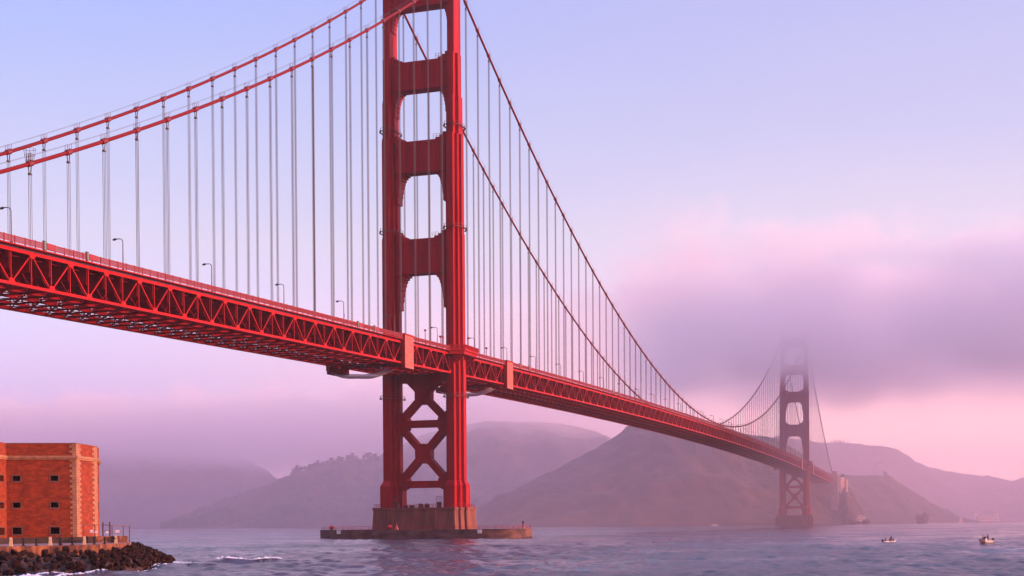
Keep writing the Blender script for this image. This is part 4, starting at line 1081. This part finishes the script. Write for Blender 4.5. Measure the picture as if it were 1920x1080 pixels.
# foam
FOAM = mat('white_sea_foam', (.72,.70,.76), .9, bump=(4,.8,.1))
def foam(path, w, lab, seed, h=.12, zoff=.0):
    r_ = random.Random(seed); b = MB()
    L0 = sum((e-a).length for a, e in zip(path[:-1], path[1:]))
    cnt = int(L0*w*5)
    for i in range(cnt):
        s_ = r_.random()*(len(path)-1); k = int(s_); p = path[k].lerp(path[k+1], s_-k); d = (path[k+1]-path[k]).normalized(); nr = Vector((-d.y,d.x,0))
        p = p+nr*r_.gauss(0,w*.35); sx_, sy_ = r_.uniform(.15,.75), r_.uniform(.08,.25); an = math.atan2(d.y,d.x)+r_.uniform(-.3,.3)
        z0 = float(wave_height(np.array([p.x]), np.array([p.y]))[0])*.9+zoff+r_.uniform(-.02,.06)
        m_ = 7; vs = [(p.x+sx_*math.cos(t)*math.cos(an)-sy_*math.sin(t)*math.sin(an)*r_.uniform(.7,1.2), p.y+sx_*math.cos(t)*math.sin(an)+sy_*math.sin(t)*math.cos(an)*r_.uniform(.7,1.2), z0) for t in [6.283*j/m_ for j in range(m_)]]
        vs.append((p.x,p.y,z0+h*r_.uniform(.4,1.2))); b.add(vs, [(j,(j+1)%m_,m_) for j in range(m_)])
    o = b.build('foam', FOAM, smooth=True); tag(o, kind='stuff'); return o
foam([p+ (Vector((CAM[0],CAM[1],0))-p).normalized()*1.2 for p in TOE[1:9]], 1.1, 'x', 1)
foam([hpt(330,236), hpt(345,232), hpt(372,226)], 1.6, 'x', 2)
foam([Vector((-364.5,-104.5,0))+Vector((.52,-.85,0))*s_ for s_ in (-5,-3)]+[Vector((-364.5,-104.5,0))+Vector((.52,-.85,0))*s_+Vector((-.85,-.52,0))*q_ for s_, q_ in ((-1,.3),(1,.5),(3,.2),(5,-.8))], .9, 'x', 3, h=.25, zoff=.42)
foam([hpt(20,166), hpt(70,168), hpt(130,172)], 1.4, 'x', 4)

# ------------------------------------------------------------------ boats
def skin_person(name, joints, edges, radii, loc, rz, mats, label):
    """continuous body grown over a joint graph"""
    me = bpy.data.meshes.new(name); me.from_pydata(joints, edges, []); o = bpy.data.objects.new(name, me); COL.objects.link(o)
    sk = o.modifiers.new('skin', 'SKIN'); ly = me.skin_vertices[0].data if me.skin_vertices else None
    if ly is None:
        bm = bmesh.new(); bm.from_mesh(me); bm.verts.layers.skin.verify(); bm.to_mesh(me); bm.free(); ly = me.skin_vertices[0].data
    for i, r_ in enumerate(radii): ly[i].radius = (r_, r_)
    ly[0].use_root = True
    sub = o.modifiers.new('sub', 'SUBSURF'); sub.levels = 2; sub.render_levels = 2
    o.location = loc; o.rotation_euler = (0,0,rz); me.materials.append(mats); tag(o, label, 'person'); return o
def seated(loc, rz, m, label, stand=False, lean=0.0, hat=None):
    if not stand:
        J = [(0,0,.12),(0.02+lean*.3,0,.35),(.02+lean*.7,0,.58),(.02+lean,0,.72),(.03+lean,0,.83),(.05+lean,0,.95),   # pelvis spine chest neck head
             (.0,.1,.1),(.42,.13,.16),(.45,.14,-.26),(.58,.15,-.3),(.0,-.1,.1),(.42,-.13,.16),(.45,-.14,-.26),(.58,-.15,-.3),
             (.02+lean,.19,.62),(.10+lean,.25,.36),(.34+lean,.16,.28),(.43+lean,.13,.27),(.02+lean,-.19,.62),(.10+lean,-.25,.36),(.34+lean,-.16,.28),(.43+lean,-.13,.27)]
    else:
        J = [(0,0,.9),(0.01,0,1.1),(.0,0,1.34),(.0,0,1.48),(.01,0,1.58),(.03,0,1.7),
             (.0,.1,.86),(.03,.12,.46),(-.02,.13,.07),(.12,.14,.03),(.0,-.1,.86),(.05,-.12,.46),(.0,-.13,.07),(.14,-.14,.03),
             (.0,.2,1.38),(.05,.27,1.12),(.26,.2,1.04),(.36,.18,1.06),(.0,-.2,1.38),(.05,-.27,1.12),(.26,-.2,1.02),(.36,-.18,1.04)]
    E_ = [(0,1),(1,2),(2,3),(3,4),(4,5),(0,6),(6,7),(7,8),(8,9),(0,10),(10,11),(11,12),(12,13),(2,14),(14,15),(15,16),(16,17),(2,18),(18,19),(19,20),(20,21)]
    R_ = [.15,.15,.17,.07,.09,.09, .1,.075,.055,.045,.1,.075,.055,.045, .075,.06,.045,.04,.075,.06,.045,.04]
    o = skin_person('person', J, E_, R_, loc, rz, m, label)
    h = MB(); hx, hy_, hz_ = J[5]; h.tube([(hx,hy_,hz_-.05),(hx,hy_,hz_+.02),(hx,hy_,hz_+.10),(hx,hy_,hz_+.13)], [.105,.115,.09,.02], 10); h.build('hat', hat or DARKM, o, smooth=True)
    f_ = MB(); f_.tube([(hx+.05,hy_,hz_-.11),(hx+.085,hy_,hz_-.05),(hx+.09,hy_,hz_)], [.04,.07,.06], 8); f_.build('face', SKIN, o, smooth=True)
    return o
SKIN = mat('skin', (.42,.2,.14), .6)
CL1 = mat('dark_plum_jacket', (.04,.012,.02), .8); CL2 = mat('maroon_jacket', (.10,.015,.025), .8); CL3 = mat('black_coat', (.015,.012,.014), .8)
HULLW = mat('white_hull', (.72,.62,.58), .35); HULLD = mat('dark_hull_stripe', (.22,.12,.13), .5)
def make_hull(Lh, Wh, Hh, bow):
    b = MB(); st = 12; sec = 9; vs = []
    for i in range(st+1):
        t = i/st; x = -Lh/2+Lh*t; w = Wh/2*(1 if t < .5 else max(.03, math.cos((t-.5)/.5*math.pi/2)**.7)); h = Hh*(1+bow*max(0, t-.35)**1.5)
        for j in range(sec):
            a = -1+2*j/(sec-1); y = w*math.copysign(abs(a)**.6, a); z = -.28*(1-max(0,t-.6)*2)+(h+.28)*abs(a)**2.4; vs.append((x,y,z))
        for j in range(sec):
            a = 1-2*j/(sec-1); y = (w-.07)*math.copysign(abs(a)**.7, a)*.96 if w > .1 else 0; z = .14+(h-.16)*abs(a)**3.2; vs.append((x,y,z))
    m_ = sec*2; fs = []
    for i in range(st):
        for j in range(m_): fs.append((i*m_+j, i*m_+(j+1)%m_, (i+1)*m_+(j+1)%m_, (i+1)*m_+j))
    fs.append(tuple(range(m_))); fs.append(tuple(st*m_+j for j in reversed(range(m_))))
    b.add(vs, fs); return b
def motor(r, Lh, h):
    o = MB(); o.box(-.22,.2,-.16,.16,h,h+.5); o.box(-.12,.08,-.07,.07,h-.75,h); o.box(-.25,.1,-.16,.16,h+.5,h+.56)
    k = o.build('outboard_motor', DARKM, r); k.location = (-Lh/2-.15,0,0); return k
# small inflatable dinghy with three people (px 1668)
bz = wave_height(np.array([0.]), np.array([0.]))
def waterpt(u, D): p = hpt(u, D); z = float(wave_height(np.array([p.x]), np.array([p.y]))[0]); f_ = max(0, min(1, (1300-D)/1000))**1.2; return Vector((p.x,p.y,z*f_))
pz = waterpt(1668, 392); view_r = Vector((math.sin(YAW), -math.cos(YAW), 0)); az_r = math.atan2(view_r.y, view_r.x)
r = empty('motor_dinghy', pz, rz=az_r+.15); tag(r, 'small white motor dinghy carrying dark clothed people, the left of two boats', 'boat')
h = make_hull(3.3, 1.4, .36, .5); h.build('hull', HULLW, r, smooth=True)
b = MB(); b.tube([(1.75,0,.6),(1.2,.6,.5),(0,.74,.46),(-1.7,.72,.44)], .12, 8); b.tube([(1.75,0,.6),(1.2,-.6,.5),(0,-.74,.46),(-1.7,-.72,.44)], .12, 8); b.build('rubbing_tube', HULLW, r, smooth=True)
b = MB(); b.box(-.9,-.6,-.6,.6,.3,.38); b.box(.3,.6,-.6,.6,.3,.38); b.build('seat', HULLD, r)
motor(r, 3.5, .45)
fr_ = Matrix.Rotation(az_r+.15, 4, 'Z')
def bp(x, y, z): return pz+fr_@Vector((x,y,z))
seated(bp(-1.25,0,.38), az_r+.15, CL3, 'person in black crouched low at the left end of the dinghy', lean=.12)
seated(bp(.15,0,.38), az_r+.15+math.pi, CL2, 'person in maroon seated in the middle of the dinghy', lean=.05)
seated(bp(.45,.1,.2), az_r+.15, CL1, 'person standing in the dinghy, the tallest figure of the left boat', stand=True)
seated(bp(1.0,-.15,.38), az_r+.15+math.pi, CL3, 'person in black seated at the right end of the dinghy', lean=.03)
b = MB(); q0 = bp(.0,.35,.9); q1 = bp(-1.0,.8,3.0); b.tube([q0, q1], .02, 5); tag(b.build('fishing_rod', DARKM), 'thin fishing rod raised over the left boat', 'fishing rod')
# cruising motorboat (px 1848), bow to the left
pz2 = waterpt(1848, 365); ang2 = az_r+math.pi+.35
r = empty('motorboat', pz2, rz=ang2); tag(r, 'white open motorboat with raised dark bow, the right of two boats', 'boat')
b = make_hull(3.9, 1.6, .42, 1.0); b.m = 0; h_ = b.build('hull', [HULLW, HULLD], r, smooth=True)
for p_ in h_.data.polygons:
    if p_.center.x > .6 and p_.center.z > .05: p_.material_index = 1
b = MB(); b.add([(.5,-.7,.9),(.5,.7,.9),(.15,.6,1.35),(.15,-.6,1.35),(.55,-.7,.9),(.55,.7,.9),(.2,.6,1.35),(.2,-.6,1.35)], [(0,1,2,3),(7,6,5,4),(0,4,5,1),(1,5,6,2),(2,6,7,3),(3,7,4,0)]); b.build('windscreen', DARKM, r)
b = MB(); b.box(-.2,.3,-.3,.3,.2,.95); b.build('console', HULLW, r)
b = MB(); b.bar((1.2,-.5,.95),(1.2,-.5,1.35),.05); b.bar((1.9,-.3,1.1),(1.9,-.3,1.5),.05); b.bar((1.2,-.5,1.35),(2.3,0,1.6),.05); b.bar((1.2,.5,.95),(1.2,.5,1.35),.05); b.bar((1.2,.5,1.35),(2.3,0,1.6),.05); b.build('bow_rail', WHITE, r)
motor(r, 4.2, .5)
fr2 = Matrix.Rotation(ang2, 4, 'Z')
seated(pz2+fr2@Vector((-.7,0,.15)), ang2, CL2, 'person in dark red standing at the stern of the right boat', stand=True)
seated(pz2+fr2@Vector((.75,.1,.62)), ang2, CL3, 'person in black seated near the bow of the right boat', lean=.05)
# far craft
def far_boat(u, D, Lh, hh, lab, m, sail=False):
    p = hpt(u, D); r = empty('sailboat' if sail else 'launch', (p.x,p.y,0), rz=az_r); tag(r, lab, 'sailboat' if sail else 'boat')
    make_hull(Lh, Lh*.28, hh, .4).build('hull', HULLW, r, smooth=True)
    if sail:
        b = MB(); b.tube([(0,0,hh),(0,0,hh+Lh*1.35)], .12, 6); b.build('mast', WHITE, r)
        b = MB(); b.prism_y([(.1,hh+.8),(-Lh*.42,hh+1.0),(.05,hh+Lh*1.3)], -.05, .05); b.prism_y([(.25,hh+.6),(Lh*.42,hh+.5),(.25,hh+Lh*1.1)], -.03, .03); b.build('sail', m, r)
    else:
        b = MB(); b.box(-Lh*.25,Lh*.1,-Lh*.09,Lh*.09,hh*.6,hh*.6+1.5); b.box(-Lh*.27,Lh*.12,-Lh*.1,Lh*.1,hh*.6+1.5,hh*.6+1.7); b.build('cabin', HULLW, r)
far_boat(1340, 1800, 8.5, 1.3, 'tiny white launch on the water left of the distant tower', WHITE)
far_boat(1802, 2500, 8.0, 1.0, 'tiny sailboat with a peach sail near the far shore', mat('peach_sail', (.85,.5,.32), .7), True)

# ------------------------------------------------------------------ far shore details
def house(u, D, w, d, h, roof, lab, m, z0=1.0, rz=0.0, cat='building', nw=6, name='building'):
    p = hpt(u, D); r = empty(name, (p.x,p.y,z0), rz=az_r+rz); tag(r, lab, cat)
    b = MB(); b.box(-w/2,w/2,-d/2,d/2,-14,h); b.build('wall', m, r)
    b = MB(); b.prism_x([(-d/2-.4,h),(d/2+.4,h),(0,h+roof)], -w/2-.4, w/2+.4); fixn(b.build('roof', RF, r))
    for i in range(nw):
        x = -w/2+w*(i+.5)/nw; b = MB(); b.box(x-.6,x+.6,-d/2-.06,-d/2+.02,h*.4,h*.4+1.5); b.build('window', GLASSD, r)
        b = MB(); b.box(x-.6,x+.6,d/2-.02,d/2+.06,h*.4,h*.4+1.5); b.build('window', GLASSD, r)
RF = mat('brown_roof', (.34,.2,.18), .9); CREAM = mat('cream_wall', (.72,.55,.48), .8); GREYW = mat('grey_wall', (.66,.58,.58), .8)
house(1850, 2620, 34, 12, 5.2, 3.0, 'long cream building by the water on the far right shore', CREAM, 2.5, nw=8)
house(1829, 2680, 9, 9, 8, 2.5, 'small grey building behind the left end of the long cream building', GREYW, 9.0, nw=2)
house(1868, 2700, 7, 8, 7, 2.5, 'small pale building up behind the right end of the long cream building', GREYW, 10.0, nw=2)
house(1848, 2690, 18, 8, 3.5, 2.0, 'low pinkish building behind the long cream building', CREAM, 8.5, nw=4)
house(1612, 2062, 8, 7, 7.5, 2.5, 'white fog signal building on the rocky point beyond the distant tower', CREAM, 3.0, nw=2)
house(1619, 2066, 5, 6, 6.5, 2.0, 'small pale annex right of the fog signal building on the point', GREYW, 3.0, nw=1)
b = MB(); r_ = random.Random(3)
def rock_big(u, D, w, h, lab, seed):
    me = rock_mesh(seed); me.materials[0] = CLIFF; o = bpy.data.objects.new('sea_stack', me); COL.objects.link(o); p = hpt(u, D); o.location = (p.x,p.y,h*.25); o.scale = (w/2,w/2,h*.8); tag(o, lab, 'rock'); 
    m = o.modifiers.new('s','SUBSURF'); m.levels = 2; m.render_levels = 2
    tx = bpy.data.textures.new('c', 'CLOUDS'); tx.noise_scale = .5; dm_ = o.modifiers.new('d','DISPLACE'); dm_.texture = tx; dm_.strength = .5
rock_big(1731, 2300, 26, 22, 'dark tall rock stack standing in the water by the far shore', 31)
rock_big(1590, 2060, 40, 9, 'low jagged rock at the foot of the reddish cliff', 32)
rock_big(1623, 2050, 14, 7, 'small dark rock at the tip of the far point', 34)
b = MB(); b.box(-90,60,-3,3,-2,2.2); o = b.build('breakwater', PALEC, loc=(*hpt(1720,2480).xy, 0)); o.rotation_euler = (0,0,az_r); tag(o, 'long low pale breakwater along the far right shore', 'breakwater')
b = MB(); b.box(-75,75,-4,4,-2,1.8)
for k in range(16): b.box(-74+k*9.8,-73+k*9.8,-3.5,-2.5,1.8,3.2)
o = b.build('wharf', PALEC, loc=(*hpt(1850,2560).xy, 0)); o.rotation_euler = (0,0,az_r); tag(o, 'low wharf in front of the long cream building on the far shore', 'wharf')
# trees on the skylines
LEAF = mat('dark_foliage', (.035,.045,.022), .9, noise=((.07,.07,.035), .3, .4, .6)); BARK = mat('bark', (.08,.05,.035), .9)
def make_tree(seed, kind):
    r_ = random.Random(seed); root = empty('pine_tree' if kind else 'cypress_tree')
    b = MB(); b.tube([(0,0,-2),(0,0,4),(.3,.1,9),(.2,0,14)], [.6,.5,.35,.12], 7)
    for k in range(7):
        t = r_.uniform(0,6.28); z = r_.uniform(5,12); b.tube([(0,0,z),(math.cos(t)*3,math.sin(t)*3,z+1.6)], [.16,.05], 5)
    b.build('trunk', BARK, root)
    c = MB()
    blobs = []
    for k in range(18):
        t = r_.uniform(0,6.28); z = r_.uniform(1.5,15.5); q_ = (1-(z-1.5)/15.5)**(.7 if kind else .45)*(4.2 if kind else 5.4); rad = r_.uniform(.4,1)*q_
        blobs.append((math.cos(t)*rad, math.sin(t)*rad, z, r_.uniform(1.2,2.3)))
    for _ in range(2600):
        bx, by, bz_, br = r_.choice(blobs); v = Vector((r_.gauss(0,1),r_.gauss(0,1),r_.gauss(0,.7))).normalized()*br*r_.random()**.4
        p = Vector((bx,by,bz_))+v; s_ = r_.uniform(.35,.8); a = Vector((r_.gauss(0,1),r_.gauss(0,1),r_.gauss(0,1))).normalized()*s_; e = Vector((r_.gauss(0,1),r_.gauss(0,1),r_.gauss(0,1))).normalized()*s_
        c.add([p, p+a, p+a+e, p+e], [(0,1,2,3)])
    c.build('crown', LEAF, root); return root
T0, T1 = make_tree(1, 0), make_tree(2, 1)
bpy.context.view_layer.update()
dg = bpy.context.evaluated_depsgraph_get()
from mathutils.bvhtree import BVHTree
hl = [o for o in bpy.data.objects if o.name.startswith('hills')]
bv = [BVHTree.FromPolygons([v.co for v in o.data.vertices], [p.vertices[:] for p in o.data.polygons]) for o in hl]
def ground(x, y):
    zz = [h[0].z for h in (t.ray_cast(Vector((x,y,900)), Vector((0,0,-1))) for t in bv) if h[0] is not None]; return max(zz) if zz else 0
r_ = random.Random(9)
spots = [(u, 2895, 'dark tree on the misty ridge left of the near tower', 'trees on the misty ridge left of the tower') for u in [548+5.2*q_+r_.uniform(-2,2) for q_ in range(32)]]+\
        [(u, 3900, 'hazy round tree on the far ridge right of the distant tower', 'trees on the ridge right of the distant tower') for u in (1546,1553,1560,1567,1575,1583,1590,1640,1690,1697)]+\
        [(u, 2645, 'hazy tree on the lower hill right of the bridge end', 'trees on the lower hill right of the bridge end') for u in (1593,1600,1655,1660,1665,1672,1700)]+\
        [(u, 2230, 'tree on the bluff behind the pale pylon at the bridge end', 'trees behind the far pylon') for u in (1571,1577,1583,1588)]
fa, fb = True, True
for i, (u, D, lab, grp) in enumerate(spots):
    k = r_.random() < .5
    if k: o = T0 if fa else copy_tree(T0); fa = False
    else: o = T1 if fb else copy_tree(T1); fb = False
    p = hpt(u, D*r_.uniform(.995,1.0)); s_ = r_.uniform(.45,1.3)*(.55 if D == 2645 else 1)*(.7 if D > 3000 else 1.0)
    o.location = (p.x,p.y,ground(p.x,p.y)-3.5); o.scale = (s_*1.6,s_*1.6,s_); o.rotation_euler = (0,0,r_.uniform(0,6)); tag(o, lab, 'tree', grp)

# ------------------------------------------------------------------ haze and fog
HZM, hv = volmat('haze', .00006, (.96,.82,.95), .1)
fogbox('haze', (-1500, 5200, -2500, 4500, -4.5, 620), HZM)
FGM, _ = volmat('thin_sea_fog', .00044, (.92,.74,.90), .1)
fogbox('thin_fog', (700, 4600, -2200, 4200, -3.5, 210), FGM)
FBM, v = volmat('fog_bank', 1.0, (1.0,.94,.972), .1)
t = FBM.node_tree; n = t.nodes; l = t.links
g = n.new('ShaderNodeNewGeometry'); sp_ = n.new('ShaderNodeSeparateXYZ'); l.new(g.outputs['Position'], sp_.inputs[0])
ns = n.new('ShaderNodeTexNoise'); ns.inputs['Scale'].default_value = .0035; ns.inputs['Detail'].default_value = 3; l.new(g.outputs['Position'], ns.inputs[0])
def mth(op, a, b=None):
    q = n.new('ShaderNodeMath'); q.operation = op
    for i, x in enumerate((a, b)):
        if x is None: continue
        if isinstance(x, (int, float)): q.inputs[i].default_value = x
        else: l.new(x, q.inputs[i])
    return q.outputs[0]
def sst(x, a, b):
    q = n.new('ShaderNodeMapRange'); q.interpolation_type = 'SMOOTHSTEP'; q.inputs[1].default_value = a; q.inputs[2].default_value = b; l.new(x, q.inputs[0]); return q.outputs[0]
n3_ = n.new('ShaderNodeTexNoise'); n3_.inputs['Scale'].default_value = .006; n3_.inputs['Detail'].default_value = 4; l.new(g.outputs['Position'], n3_.inputs[0])
zz = mth('ADD', sp_.outputs[2], mth('MULTIPLY', mth('SUBTRACT', ns.outputs[0], .5), 190)); zn = mth('ADD', sp_.outputs[2], mth('MULTIPLY', mth('SUBTRACT', n3_.outputs[0], .5), 120))
n2 = n.new('ShaderNodeTexNoise'); n2.inputs['Scale'].default_value = .0062; n2.inputs['Detail'].default_value = 6; n2.inputs['Roughness'].default_value = .62; l.new(g.outputs['Position'], n2.inputs[0])
zt_ = mth('SUBTRACT', sp_.outputs[2], mth('MULTIPLY', mth('SUBTRACT', n2.outputs[0], .5), 260))
top_ = sst(zt_, 296, 262); den = top_
lump = mth('ADD', mth('MULTIPLY', sst(n2.outputs[0], .38, .62), 1.3), .35)
nearb = mth('MULTIPLY', mth('MULTIPLY', lump, sst(zn, 150, 188)), mth('MULTIPLY', mth('MULTIPLY', sst(sp_.outputs[0], 720, 1000), sst(sp_.outputs[0], 1620, 1420)), sst(mth('ADD', mth('SUBTRACT', sp_.outputs[1], mth('MULTIPLY', sp_.outputs[0], .21)), 89), 55, -70)))
farb = mth('MULTIPLY', sst(zz, 115, 215), mth('MULTIPLY', sst(sp_.outputs[0], 2050, 2400), sst(sp_.outputs[1], 350, 750)))
den = mth('MULTIPLY', den, mth('ADD', mth('MULTIPLY', nearb, .0066), mth('MULTIPLY', farb, .007)))
l.new(den, v.inputs['Density'])
FBM.cycles.volume_step_rate = .22
fogbox('fog_bank', (676, 3050, -900, 3000, 90, 380), FBM)
